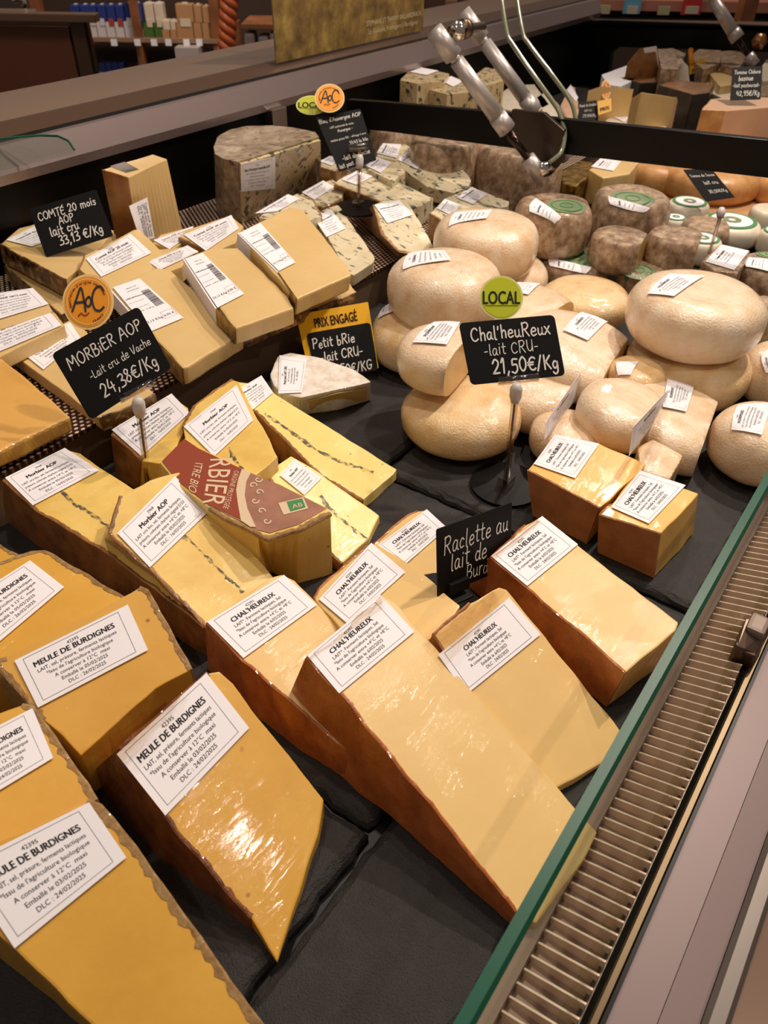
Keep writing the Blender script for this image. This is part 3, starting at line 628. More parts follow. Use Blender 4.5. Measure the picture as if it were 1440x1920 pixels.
slate((-.32, .245), (.183, .46), .003, 1, 'dark slate tile under the Meule de Burdignes wedges, its chipped edge showing')
slate((.250, .642), (.186, .46), .0, 2, 'dark slate tile under the large pale Chal\'heureux wedges')
slate((-.32, .640), (.05, .178), -.002, 3, 'bare black slate tile in the bottom foreground beside the glass')
slate((.648, 1.05), (.05, .46), -.001, 4, 'slate tile under the two small orange cubes and the wheels by the glass')
slate((-.32, .42), (.466, .758), .0, 5, 'slate tile below the brown shelf under the Morbier at left')
slate((.425, 1.05), (.466, .758), .0, 6, 'slate tile under the brie wedge and the Morbier slices')
slate((1.055, 1.62), (.05, .40), .0, 7, 'slate tile under the grey mould-rind pieces near the right edge')
slate((1.055, 1.62), (.406, .758), .0, 8, 'slate tile under the large wheels behind the LOCAL tag')
slate((1.72, 2.95), (.05, 1.24), .0, 9, 'long dark slate board in the far compartment beyond the black bar')
# ---- front glass, grille and outer cladding
front = thing('front_glass', (1.2, -.03, 0), 'low clear front glass with polished green top edge', 'glass panel')
gx0, gx1 = -.3, 3.0
def G(y, z): return y, z
xprism('pane', [(-.0160, -.01), (.0385, .1195), (.0402, .1195), (-.0143, -.01)], gx0, gx1, M_glass, front)
xprism('polished_edge', [(.0355, .1170), (.0382, .1215), (.0455, .1215), (.0440, .1170)], gx0, gx1, M_glassedge, front)
grille = thing('air_grille', (1.2, .01, -.012), 'slotted brown metal air grille behind the front glass', 'air grille')
M_gr = plain('grille_metal', (158, 130, 114), .4, metal=.3)
M_slat = plain('grille_slat', (236, 210, 186), .3, metal=.3)
xprism('grille_bed', [(.050, -.012), (.050, -.001), (.036, .000), (.034, -.008), (-.008, -.004), (-.0125, -.004), (-.0125, -.012)], -.3, 3.0, M_gr, grille)
xprism('grille_lip', [(.0475, -.001), (.0475, .006), (.035, .003), (.035, -.001)], -.3, 3.0, M_gr, grille)
xprism('grille_rear_strip', [(-.0085, -.004), (-.0085, .004), (-.0105, .004), (-.0105, -.004)], -.3, 3.0, plain('grille_dark_strip', (64, 44, 34), .5), grille)  # thin dark brown strip near the outer ends of the slats
_sl = None
for i in range(115):
    x = .08+i*.0108
    if _sl is None:
        v, f = prism_vf([np.array([x-.0008, .034, .0005]), np.array([x+.0008, .034, .0005]), np.array([x+.0008, -.011, .014]), np.array([x-.0008, -.011, .014])],
                        [np.array([x-.0008, .034, -.008]), np.array([x+.0008, .034, -.008]), np.array([x+.0008, -.011, -.0035]), np.array([x-.0008, -.011, -.0035])])
        _sl = mesh('slat', v, f, M_slat, grille); x00 = x
    else:
        c2 = _sl.copy(); COL.objects.link(c2); c2.parent = grille; c2.location = (x-x00, 0, 0)
clad = thing('front_cladding', (1.2, -.06, -.3), 'mauve metal outer cladding of the case with a steel bumper strip', 'cladding')
xprism('glass_channel', [(-.0165, -.012), (-.0165, .004), (-.018, .006), (-.022, .006), (-.0235, .0), (-.0235, -.012)], -.4, 3.0, plain('bronze_channel', (96, 80, 56), .35, metal=.6), clad)
xprism('dark_gasket', [(-.0235, -.012), (-.0235, .004), (-.0265, .004), (-.0265, -.012)], -.4, 3.0, M_black, clad)
xprism('top_panel', [(-.0265, -.03), (-.0265, .000), (-.055, .000), (-.055, -.03)], -.4, 3.0, M_panel, clad)
xprism('outer_panel', [(-.0555, -.03), (-.0555, .0), (-.079, -.002), (-.079, -.03)], -.4, 3.0, M_panel, clad)
xprism('bumper_strip', [(-.0795, -.03), (-.0795, .002), (-.083, .005), (-.092, .005), (-.096, .0), (-.096, -.03)], -.4, 3.0, plain('bumper_steel', (120, 112, 106), .35, metal=.6), clad)
xprism('lower_panel', [(-.0965, -.06), (-.0965, -.004), (-.30, -.03), (-.30, -.9), (-.28, -.9)], -.4, 3.0, plain('brown_panel', (120, 96, 80), .35, metal=.4), clad)
cl = thing('glass_clamp', (.60, -.03, .0), 'faceted grey metal clamp gripping the foot of the front glass', 'clamp')
bm_p = [at(1372, 1222, .02), at(1392, 1172, .022), at(1428, 1164, .02), at(1436, 1200, .015), at(1412, 1246, .012), at(1386, 1236, .015)]
v, f = prism_vf([p+np.array([0, 0, .012]) for p in bm_p], [np.array([p[0], p[1], .0]) for p in bm_p]); mesh('clamp_body', v, f, M_dsteel, cl, bevel=.003)
v, f = box_vf(np.mean(bm_p, axis=0)+np.array([.012, .0, .014]), (.026, .018, .012)); mesh('clamp_cap', v, f, plain('clamp_grey', (140, 122, 110), .5, metal=.2), cl, bevel=.004)

# ================================================================== COMPARTMENT BAR, STRUTS, GLASS END
XB = 1.42
bar = thing('divider_bar', atX(1080, 320, XB), 'long black painted metal bar crossing between two compartments', 'bar')
tb = [atX(650, 187, XB), atX(720, 192, XB), atX(960, 214, XB), atX(1440, 263, XB), atX(1520, 271, XB), atX(1520, 345, XB), atX(1440, 334, XB), atX(960, 278, XB), atX(727, 247, XB), atX(650, 240, XB)]
v, f = prism_vf([p for p in tb], [p+np.array([.018, 0, 0]) for p in tb]); mesh('bar_plate', v, f, M_black, bar, bevel=.0015)
hg = [atX(a, b, XB-.012) for a, b in [(960, 205), (1020, 212), (1058, 245), (1056, 300), (1030, 330), (1006, 335), (985, 300), (950, 262)]]
v, f = prism_vf(hg, [p+np.array([.010, 0, 0]) for p in hg]); mesh('hinge_plate', v, f, plain('smoked_plate', (58, 46, 38), .3, metal=.5), bar, bevel=.001)
def cyl_px(name, p0, p1, D0, D1, rpx, mat, parent, n=20):
    a = pt(*p0, D0); b = pt(*p1, D1); r = (rpx*D0/F_PX, rpx*D1/F_PX) if not hasattr(rpx, '__len__') else (rpx[0]*D0/F_PX, rpx[1]*D1/F_PX)
    return tube(name, [a, b], r, mat, parent, n)
D0 = depth(atX(1010, 320, XB-.04))
cyl_px('hex_bolt', (1025, 262), (1036, 256), D0*1.0, D0*1.015, 17, plain('copper_bolt', (170, 120, 84), .3, metal=.8), bar, 6)
def strut(label, up, lo, Du, Dl, k=1.):
    T = thing('gas_strut', pt(*lo, Dl), label, 'gas strut', 'gas struts of the lifting glass')
    U = np.array(up, float); Lw = np.array(lo, float); P = lambda t: tuple(U*(1-t)+Lw*t); DD = lambda t: Du*(1-t)+Dl*t
    cyl_px('end_socket', P(-.02), P(.17), DD(-.02), DD(.17), (17*k, 18*k), M_silver, T)
    cyl_px('neck', P(.17), P(.2), DD(.17), DD(.2), 10*k, M_silver, T)
    cyl_px('cylinder_body', P(.2), P(.6), DD(.2), DD(.6), (14*k, 15.5*k), M_silver, T)
    cyl_px('collar', P(.6), P(.7), DD(.6), DD(.7), (17*k, 17.5*k), M_silver, T)
    cyl_px('piston_rod', P(.7), P(.92), DD(.7), DD(.92), 7*k, plain('dark_rod', (60, 50, 44), .2, metal=.9), T)
    cyl_px('ball_socket', P(.9), P(1.03), DD(.9), DD(1.03), (14*k, 15*k), M_silver, T)
    return T
s1 = strut('near silver gas strut slanting down over the black bar', (818, 62), (1008, 322), D0*.90, D0*1.0)
cyl_px('pivot_pin', (845, 58), (905, 50), D0*.90, D0*.97, 8, M_dsteel, s1)
cyl_px('washer', (852, 58), (860, 57), D0*.9, D0*.91, 17, M_chrome, s1); cyl_px('washer', (868, 55), (874, 54), D0*.915, D0*.92, 17, M_dsteel, s1)
cyl_px('bolt', (1012, 318), (1034, 310), D0*.99, D0*1.01, 12, M_chrome, s1)
strut('darker gas strut partly hidden behind the near silver one', (872, 28), (1060, 290), D0*1.02, D0*1.08, .86)
DF = D0*1.55
strut('far gas strut above the handwritten sign at top right', (1318, -30), (1412, 118), DF, DF*1.02, .72)
# lifted curved glass: edges seen end-on
lg = thing('lifted_glass', atX(1050, 260, XB), 'two narrow curved glass end strips with greenish edges', 'glass panel')
M_gedge = plain('glass_edge_line', (120, 124, 96), .1, coat=.6, spec=.8)
for pth, dd in (([(938, -20), (950, 60), (962, 84), (1000, 140), (1040, 196), (1050, 215), (1059, 250), (1052, 285), (1030, 305)], .98), ([(966, -20), (980, 60), (990, 80), (1035, 140), (1070, 190), (1079, 222), (1082, 240)], 1.04)):
    pp = [tuple(q) for q in _smooth(pth, 5)]; P3 = [pt(a, b, D0*dd) for a, b in pp]
    tube('glass_edge', P3, .0042, M_gedge, lg, 8)
eg = thing('glass_end_panel', atX(590, 170, 1.5), 'upright glass end panel with bright edges and a dark gasket line', 'glass panel')
ex = depth(atX(575, 165, 1.55))
for a, b, m, r in (((508, -30), (563, 166), M_gedge, .0030), ((520, -30), (577, 166), M_chrome, .0024), ((540, -30), (597, 160), M_black, .0034)):
    tube('edge_strip', [pt(*a, ex*.93), pt(*b, ex)], r, m, eg, 8)
tube('lower_edge', [pt(597, 162, ex), pt(612, 182, ex), pt(660, 189, ex*1.0), pt(760, 200, ex*.98)], .0026, M_gedge, eg, 8)
# glass-edge reflection left of the rail, modelled as curved sheet and green rim
gr = thing('glass_edge_reflection', at(60, 285, .26), 'modelled reflection of the curved glass edge, a dark green line over the steel rail', 'reflection')
P3 = [at(-60, 268, .262), at(20, 258, .262), at(75, 254, .262), at(108, 255, .262), at(128, 264, .26), at(139, 280, .258)]
v = P3+[at(139, 284, .256), at(-60, 330, .258)]; vv, ff = prism_vf(v, [p-np.array([0, 0, .003]) for p in v]); mesh('sheet', vv, ff, M_glass, gr)
tube('rim', P3, .0018, M_glassedge, gr, 8)

# ================================================================== SHOP BEHIND
M_cab = plain('brown_steel_door', (108, 64, 46), .45, metal=.1)
cb = thing('sink_unit', hpt(60, 200, 3.6), 'brown steel sink unit standing behind the counter at top left', 'sink unit')
ubox('cabinet_body', -200, 200, 30, 420, 3.62, .03, M_dsteel, cb); ubox('door', -190, 164, 48, 400, 3.60, .02, M_cab, cb)
ubox('door_frame', 168, 190, 40, 400, 3.595, .03, plain('frame_bronze', (92, 70, 56), .4, metal=.5), cb)
ubox('steel_top', -200, 178, 24, 40, 3.55, .06, plain('sink_top', (132, 104, 84), .3, metal=.6), cb, bevel=.004)
ubox('basin', -60, 66, 18, 34, 3.62, .05, plain('basin_steel', (150, 128, 110), .25, metal=.7), cb, bevel=.02)
tp = [hpt(x, y, 3.8) for x, y in [(46, 22), (47, 8), (44, 0), (34, -2), (26, 4)]]; tube('tap', tp, .012, M_chrome, cb, 10)
tube('ring_handle', [hpt(128+math.cos(t)*0, 0, 3.5)*0+hpt(139+14*math.cos(t), 168+15*math.sin(t), 3.55) for t in [math.pi*k/12 for k in range(12, 25)]], .004, M_chrome, cb, 8)
M_wood = plain('orange_wood', (150, 92, 54), .5, var=.2, bscale=60)
M_board = M_board
sh = thing('shelving_unit', hpt(320, 180, 5.3), 'orange wooden shelving unit carrying milk and drink cartons', 'shelving')
ubox('post', 262, 274, -40, 300, 5.2, .06, M_wood, sh); ubox('post', 84, 102, -40, 300, 5.3, .06, M_wood, sh); ubox('post', 404, 420, -40, 280, 5.2, .06, M_wood, sh); ubox('post', 440, 458, 40, 280, 5.2, .06, M_wood, sh)
ubox('shelf_board', 90, 420, 74, 84, 5.22, .45, M_wood, sh); ubox('shelf_board', 90, 420, 147, 158, 5.25, .45, M_wood, sh); ubox('back_panel', 90, 560, -40, 250, 5.75, .03, plain('shelf_back', (60, 42, 32), .8), sh)
ubox('price_rail', 176, 410, 72, 80, 5.19, .02, plain('price_rail', (150, 120, 98), .5), sh)
for i, x in enumerate((208, 252, 283, 310, 344, 368)): ubox('price_tag', x, x+11, 74, 86, 5.17, .01, M_paper, sh)
M_mb = plain('milk_blue', (42, 58, 130), .45); M_mw = plain('milk_white', (214, 208, 206), .45); M_mr = plain('milk_red', (170, 70, 60), .45); M_cap = plain('cap_white', (220, 214, 208), .4)
M_oat = plain('oat_tan', (186, 140, 96), .5); M_oatw = plain('oat_white', (220, 204, 180), .5); M_grn = plain('carton_green', (70, 110, 50), .5)
def carton(pl, pr, ptop, pbot, d, split, mt, mbm, label, group, accent=None, cap=True):
    T = thing('carton', np.mean(ubox_vf(pl, pr, ptop, pbot, d, .07)[1], axis=0), label, 'carton', group)
    h = pbot-ptop; ps = ptop+h*split
    ubox('carton_bottom', pl, pr, ps, pbot, d, .07, mbm, T); ubox('carton_top', pl, pr, ptop, ps, d, .07, mt, T, bevel=.004)
    if accent: ubox('picture', pl+(pr-pl)*.25, pr-(pr-pl)*.15, ps-h*.1, ps+h*.12, d-.004, .005, accent, T)
    if cap: ubox('cap', pl+(pr-pl)*.35, pl+(pr-pl)*.65, ptop-h*.05, ptop+h*.01, d+.03, .025, M_cap, T)
gm = 'blue and white milk cartons on the upper shelf'
for i, (a, b, c) in enumerate([(131, 148, 0), (149, 166, 0), (164, 180, 1), (181, 197, 0), (198, 214, 2), (215, 231, 2), (232, 249, 1), (250, 263, 1)]):
    carton(a+2, b+1, 10 if i < 6 else 7, 70+i*.6, 5.26, .5, M_mb, M_mw, '%s blue and white milk carton from the left on the upper shelf' % ORD[i], gm, accent=(M_mr if c == 2 else M_mw))
for i, (a, b) in enumerate([(271, 288), (290, 306)]): carton(a, b, 6, 73, 5.3, .55, M_oatw, M_grn, '%s of two white cartons with green base right of the orange post' % ('left', 'right')[i], 'white and green cartons', accent=M_oatw)
for i, (a, b) in enumerate([(305, 318), (320, 333)]): carton(a, b, 38, 75, 5.26, .5, M_oatw, M_oat, '%s of the two short cream cartons beside the wide tan one' % ('left', 'right')[i], 'short cream cartons')
for i, (a, b) in enumerate([(330, 362), (364, 378), (380, 392)]): carton(a, b, 8+i*2, 76, 5.26, .5, M_oat, M_oat, ['wide tan oat drink carton at the right end of the shelf', 'first plain tan carton right of the wide one', 'second plain tan carton beside the twisted post'][i], 'tan drink cartons', accent=M_oatw if i == 0 else None)
for i in range(4): carton(186+i*12, 197+i*12, 118, 148, 5.28, .6, M_mb, M_mw, '%s small blue carton from the left on the lower shelf' % ORD[i], 'blue cartons on the lower shelf', cap=False)
for i in range(2): carton(257+i*10, 266+i*10, 118, 143, 5.32, .6, M_mb, M_mb, '%s dark blue carton right of the orange post on the lower shelf' % ('nearer', 'farther')[i], 'dark blue cartons on the lower shelf', cap=False)
tag(ubox('storage_bin', 332, 376, 90, 160, 5.1, .2, plain('white_bin', (176, 164, 160), .6)), 'plain whitish box standing below the tan cartons', 'box')
tw = thing('twisted_post', hpt(428, 120, 4.9), 'orange carved post twisted like a rope', 'post')
for ph in range(3):
    P3 = []
    for k in range(40):
        y = -40+k*4.2; cx = 432-(k*.25); a = k*.5+ph*2.094; q = hpt(cx, y, 4.95); P3.append(q+np.array([RT[0]*math.cos(a), RT[1]*math.cos(a), 0])*.026+np.array([HD[0], HD[1], 0])*math.sin(a)*.026)
    tube('strand', P3, .026, plain('terracotta', (176, 86, 44), .45), tw, 8)
sh2 = thing('side_shelf', hpt(490, 140, 4.6), 'short wooden shelf of white bags right of the twisted post', 'shelving')
ubox('shelf_board', 452, 530, 46, 54, 4.6, .3, M_wood, sh2); ubox('shelf_board', 452, 530, 104, 112, 4.6, .3, M_wood, sh2)
for i, x in enumerate((458, 484, 506)): tag(ubox('bag', x, x+20, 62+(i % 2)*6, 100, 4.62, .12, plain('bag_white', (160, 146, 142), .5), bevel=.015), '%s small whitish bag from the left on the short wooden shelf' % ORD[i], 'bag', 'white bags')
# poster of a meadow
po = thing('poster', (1.70, 1.305, .262), 'wide yellow-green meadow poster with a line of pale lettering', 'poster')
M_mead = cheese('meadow_print', [(.3, (84, 60, 32)), (.5, (132, 106, 54)), (.72, (178, 150, 78))], 22, film=.3, fine=0, rough=.5, det=10.)
q = Quad([np.array([1.41, 1.303, .46]), np.array([1.985, 1.303, .46]), np.array([1.985, 1.303, .2625]), np.array([1.41, 1.303, .2625])])
q.slab('sheet', [(0, 0), (1, 0), (1, 1), (0, 1)], M_mead, po, -.003, 0)
M_pl = plain('poster_letter', (214, 200, 160), .6)
q.flat('lettering', join_vf([line_uv('STEPHANE ET THIERRY BALLANDRAUX', .565, .825, .026, q.asp, False, 'l', .41), line_uv('La Gaubert, Fromagers à Burdignes', .58, .915, .026, q.asp, False, 'l', .38)]), M_pl, po, .0012)
# tall dim display beyond
tag(ubox('side_cabinet', 800, 1010, -80, 62, 4.6, .4, plain('dim_cabinet', (104, 76, 62), .4)), 'dim brownish cabinet behind the gas struts', 'cabinet')
for i, (x, y) in enumerate(((835, 12), (868, 8), (905, 16), (940, 12), (972, 18))):
    tag(ubox('packet', x, x+22, y-14, y+16, 4.45, .08, plain('packet%d' % (i % 2), ((150, 116, 84), (128, 96, 76))[i % 2], .5), bevel=.01), '%s small tan packet from the left in the dim cabinet behind the struts' % ORD[i], 'packet', 'tan packets')
# shelf with price rail at top right
fs_ = thing('wall_shelf', hpt(1200, 60, 5.2), 'long pinkish shelf edge with hanging price cards at top right', 'shelving')
ubox('shelf_board', 1030, 1560, 2, 22, 5.2, .4, plain('pink_rail', (168, 112, 92), .5), fs_); ubox('shelf_back', 1000, 1560, -90, 60, 5.7, .04, plain('shelf_back2', (96, 62, 48), .7), fs_)
ubox('lower_board', 1030, 1560, 34, 60, 5.25, .4, plain('dark_plinth', (30, 24, 22), .5), fs_)
for i, x in enumerate((1046, 1110, 1166, 1232, 1290, 1340, 1395)):
    tag(ubox('tray_pack', x, x+44, -22, 1, 5.3, .2, plain('tray%d' % (i % 3), ((190, 130, 110), (206, 160, 140), (170, 104, 84))[i % 3], .4), bevel=.01), '%s pinkish packed tray from the left on the long top right shelf' % ORD[i], 'food tray', 'pink food trays on the top right shelf')
for a, b, t, bt, c, lab in ((1170, 1202, -6, 26, (96, 160, 190), 'light blue price card hanging from the top right shelf'), (1280, 1316, -6, 28, (176, 48, 42), 'red price card hanging from the top right shelf'), (1124, 1144, 10, 26, (176, 170, 130), 'pale price card left of the blue one'), (1234, 1256, 12, 28, (170, 164, 126), 'pale price card between the blue and the red one')):
    T = thing('price_card', hpt(a, bt, 5.14), lab, 'price card'); ubox('card', a, b, t, bt, 5.15, .01, plain('card_%d' % a, c, .5), T)
    if b-a > 25: ubox('sticker', a+6, b-6, 12, 26, 5.14, .008, plain('pale_sticker', (190, 180, 160), .5), T)
tag(ubox('wood_post', 1398, 1424, -40, 42, 4.9, .1, M_wood), 'orange wooden post at the far right beside the shelf', 'post')

# ================================================================== FAR COMPARTMENT
XE = 2.92
fe = thing('end_panel', atX(1200, 90, XE), 'black end panel and bar closing the far compartment', 'panel')
q4 = [atX(1042, 44, XE), atX(1130, 38, XE), atX(1500, 50, XE), atX(1500, 100, XE), atX(1160, 88, XE), atX(1145, 100, XE), atX(1135, 175, XE), atX(1042, 190, XE)]
v, f = prism_vf(q4, [p+np.array([.03, 0, 0]) for p in q4]); mesh('panel_plate', v, f, M_black, fe)
q4 = [atX(1050, 34, XE+.03), atX(1500, 42, XE+.03), atX(1500, 52, XE), atX(1050, 44, XE)]
v, f = prism_vf(q4, [p-np.array([0, 0, .01]) for p in q4]); mesh('top_ledge', v, f, plain('ledge_bronze', (110, 84, 66), .35, metal=.5), fe)
tube('hex_bolt', [atX(1424, 78, XE-.02), atX(1424, 78, XE-.002)], .024, plain('copper_bolt', (170, 120, 84), .3, metal=.8), fe, 6)
# ================================================================== FRONT: MEULE DE BURDIGNES
gM = 'film-wrapped wedges of Meule de Burdignes'
block('deep yellow Meule de Burdignes wedge in the bottom left corner, nearest of all', [(-130, 1640), (0, 1572), (165, 1503), (190, 1512), (250, 1590), (340, 1712), (505, 1945), (300, 2080), (170, 1922), (28, 1778)],
      {2: .118, 6: .035, 9: .095}, C_meule, zb=.004, rind=(2, 3, 4, 5), group=gM, rimw=.0035, labels=[([(-75, 1625), (167, 1505), (237, 1608), (28, 1778)], 'meule')])
block('Meule de Burdignes wedge at the left frame edge, above the nearest one', [(-120, 1420), (-60, 1360), (42, 1321), (62, 1326), (100, 1380), (145, 1447), (182, 1500), (150, 1560), (-60, 1640)],
      {2: .112, 6: .10, 8: .10}, C_meule, zb=.004, rind=(2, 3, 4, 5), group=gM, rimw=.003, labels=[([(-130, 1430), (62, 1330), (101, 1423), (-60, 1520)], 'meule')])
block('Meule de Burdignes wedge with a small round hole, its label facing up at left centre', [(-10, 1240), (12, 1234), (262, 1102), (276, 1108), (320, 1185), (358, 1256), (290, 1290), (150, 1418), (82, 1350)],
      {1: .095, 3: .10, 5: .07}, C_meule, zb=.004, rind=(8, 0, 2, 3, 4), rmat=C_crust, group=gM, rimw=.003, bot={0: (2, 1300), 8: (85, 1420)}, labels=[([(28, 1240), (240, 1135), (278, 1220), (72, 1328)], 'meule5')])
block('Meule de Burdignes wedge with a rounded crusty shoulder behind at the left edge', [(-90, 1110), (-20, 1062), (60, 1034), (82, 1033), (98, 1040), (216, 1112), (262, 1140), (150, 1230), (-60, 1290)],
      {2: .07, 5: .062, 8: .068}, C_meule, zb=.004, rind=(1, 2, 3, 4, 5), group=gM, rimw=.003, labels=[([(-95, 1150), (57, 1053), (121, 1103), (-20, 1222)], 'meule5')])
block('sliver of a Meule de Burdignes wedge just inside the left frame edge', [(-90, 1010), (0, 1022), (38, 1046), (10, 1070), (-60, 1110)], .05, C_meule, zb=.004, rind=(1,), group=gM)
m6 = block('large Meule de Burdignes wedge lying on the chipped slate, its tip pointing down', [(228, 1402), (388, 1262), (412, 1258), (436, 1282), (606, 1498), (596, 1562), (521, 1802), (468, 1722), (310, 1528)],
      {0: .098, 6: .006, 4: .028}, C_meule, zb=.003, bot={0: (172, 1452), 8: (285, 1590)}, rind=(7, 8, 0), rmat=C_meuler, group=gM, rimw=.002, labels=[([(218, 1415), (386, 1263), (466, 1366), (309, 1530)], 'meule')])
block_rim = None
# ================================================================== CHAL'HEUREUX (pale raclette)
gC = "pale Chal'heureux wedges"
block("Chal'heureux wedge with its label folded toward the big one, left of centre", [(388, 1168), (505, 1084), (528, 1077), (552, 1088), (632, 1168), (672, 1300), (868, 1575), (858, 1582), (520, 1292), (455, 1236)],
      {0: .068, 2: .062, 7: .012}, C_chal, zb=.001, bot={0: (392, 1255), 9: (470, 1330), 8: (560, 1400)}, rind=(7, 8, 9), rmat=C_chalr, group=gC, rimw=.001, labels=[([(388, 1168), (532, 1080), (594, 1136), (456, 1236)], 'chal')])
_T2, *_r = block("the largest Chal'heureux wedge, a long pale face running down to the glass", [(574, 1232), (716, 1115), (742, 1130), (880, 1290), (1118, 1556), (1100, 1600), (1062, 1656), (1004, 1732), (968, 1708), (800, 1500), (640, 1302)],
      {0: .098, 1: .094, 8: .022}, C_chal, zb=.001, bot={0: (526, 1345), 10: (600, 1420), 9: (770, 1560)}, rind=(8, 9, 10), rmat=C_chalr, group=gC, rimw=.0012, labels=[([(575, 1231), (712, 1117), (776, 1186), (635, 1302)], 'chal')])
block("Chal'heureux wedge half hidden behind the two labels at centre", [(588, 1122), (598, 1104), (690, 1022), (706, 1018), (790, 1072), (862, 1136), (836, 1180), (750, 1230), (640, 1180)], .052, C_chal, zb=.001, rind=(0, 1), rmat=C_chalr, group=gC, rimw=.001,
      labels=[([(598, 1126), (696, 1020), (760, 1075), (652, 1172)], 'chal')])
block("small Chal'heureux wedge just left of the Raclette card", [(700, 1022), (764, 966), (782, 958), (802, 956), (838, 990), (840, 1072), (790, 1078), (752, 1066)], .040, C_chal, zb=.001, rind=(0, 1), rmat=C_chalr, group=gC, rimw=.001,
      labels=[([(706, 1026), (800, 957), (838, 992), (757, 1063)], 'chal')])
_T5, *_r = block("Chal'heureux block with an orange side, right of the Raclette card", [(920, 1045), (985, 985), (1012, 969), (1272, 1166), (1266, 1180), (1174, 1262), (1100, 1195)], {0: .060, 3: .052, 5: .054}, C_chal, zb=.001, bot={0: (878, 1098), 6: (1050, 1250), 5: (1140, 1326), 4: (1240, 1246), 3: (1248, 1232)}, rind=(5, 6, 0), rmat=C_chalr, group=gC, rimw=.001,
      labels=[([(920, 1045), (1016, 970), (1083, 1023), (988, 1101)], 'chal')])
_T6, *_r = block("Chal'heureux wedge with a torn hole and crinkled film beside the glass", [(812, 1190), (880, 1130), (936, 1102), (950, 1106), (1164, 1370), (1140, 1424), (1042, 1479), (900, 1330)], {0: .078, 2: .074, 6: .012}, C_chal, zb=.0, bot={0: (800, 1240)}, rind=(0, 7), rmat=C_cuber, group=gC, rimw=.001,
      labels=[([(820, 1229), (953, 1122), (1012, 1191), (872, 1304)], 'chal')])
gq = "small orange Chal'heureux blocks"
block("cube-like Chal'heureux block, the left one below the washed-rind wheels", [(990, 882), (1036, 822), (1120, 830), (1212, 870), (1196, 888), (1126, 952)], .060, C_cube, zb=.0, bot={0: (1000, 966), 5: (1100, 1020), 4: (1165, 950), 3: (1190, 930)}, rind=(5,), rmat=C_cuber, group=gq, rimw=.001,
      labels=[([(1000, 872), (1040, 817), (1123, 834), (1078, 899)], 'chal')])
block("smaller cube-like Chal'heureux block, the right one nearest the glass", [(1126, 964), (1146, 945), (1196, 884), (1310, 926), (1238, 1001)], .060, C_cube, zb=.0, bot={0: (1122, 1035), 4: (1228, 1084), 3: (1300, 1002)}, rind=(4, 0), rmat=C_cuber, group=gq, rimw=.001,
      labels=[([(1145, 953), (1200, 884), (1285, 912), (1216, 984)], 'chal')])
# ================================================================== MORBIER
gO = 'Morbier wedges with an ash line'
block('Morbier block at far left with its label in shade', [(4, 900), (125, 844), (150, 850), (262, 925), (404, 1108), (385, 1176), (205, 1040), (62, 952)], {0: .075, 2: .07, 5: .045}, C_morb, zb=.0, bot={0: (14, 975), 7: (70, 1020), 6: (205, 1112)}, rind=(5, 6, 7), rmat=C_morbr, group=gO,
      labels=[([(10, 898), (122, 842), (186, 884), (62, 950)], 'morb')], ash=[(112, 918), (140, 945), (170, 962), (200, 985), (236, 1002), (300, 1050)])
block('large Morbier wedge in front with a dark ash seam, label facing up', [(204, 1000), (225, 930), (280, 900), (336, 884), (370, 910), (512, 1082), (500, 1100), (389, 1177), (286, 1072)], {0: .084, 3: .086, 7: .045}, C_morb, zb=.0, bot={0: (188, 1034), 8: (285, 1104), 7: (388, 1192)}, rind=(7, 8, 0), rmat=C_morbr, group=gO,
      labels=[([(220, 1002), (328, 895), (394, 958), (281, 1066)], 'morb')], ash=[(345, 1005), (365, 1022), (385, 1042), (405, 1062), (425, 1082), (440, 1094), (455, 1112)])
block('small Morbier wedge at the foot of the clear sign stand', [(212, 815), (225, 795), (318, 742), (352, 764), (346, 806), (318, 872), (268, 864)], .066, C_morb, zb=.0, bot={0: (222, 892), 6: (262, 925)}, rind=(6, 0), rmat=C_morbr, group=gO,
      labels=[([(210, 808), (322, 740), (356, 776), (266, 858)], 'morb')])
block('Morbier wedge standing behind the printed one, label across its top', [(344, 800), (362, 762), (432, 712), (446, 716), (522, 856), (455, 912), (400, 868), (352, 838)], .075, C_morb, zb=.0, rind=(0, 1), rmat=C_morbr, group=gO,
      labels=[([(345, 802), (444, 724), (475, 790), (402, 858)], 'morb')], ash=[(428, 840), (440, 862), (455, 880), (462, 900)])
block('long pale triangular Morbier slice pointing right across the slate', [(444, 716), (500, 722), (515, 738), (744, 880), (736, 890), (680, 938), (600, 890), (478, 770)], {0: .064, 3: .016, 5: .016}, C_morbp, zb=.0, rind=(5, 6), rmat=C_morbr, group=gO,
      labels=[([(436, 738), (490, 706), (512, 738), (474, 770)], 'morb')], ash=[(496, 776), (550, 812), (600, 848), (650, 870), (700, 886)])
block('pale Morbier slice behind the printed wedge, ending in a blunt point', [(500, 885), (545, 854), (600, 888), (712, 966), (690, 1010), (640, 1057), (560, 990)], {0: .058, 3: .012, 5: .012}, C_morbp, zb=.0, rind=(5, 6), rmat=C_morbr, group=gO,
      labels=[([(524, 893), (552, 862), (602, 898), (570, 930)], 'morb')], ash=[(600, 930), (625, 960), (655, 985), (690, 1010)])
fT = block('Morbier wedge with a printed brick-red and brown paper top', [(300, 866), (346, 820), (372, 838), (454, 878), (524, 907), (618, 953), (621, 962), (560, 992), (504, 1009), (480, 1000), (392, 953), (330, 905)], .084, C_morb, zb=.0, bot={8: (508, 1072), 7: (560, 1095), 6: (624, 1076), 5: (622, 1070)}, group=gO, body='paste', rind=(6, 7, 8, 9), rmat=C_crust, rimw=.003, rimonly=True)
_T, _P0, _N = fT[0], fT[1], fT[2]
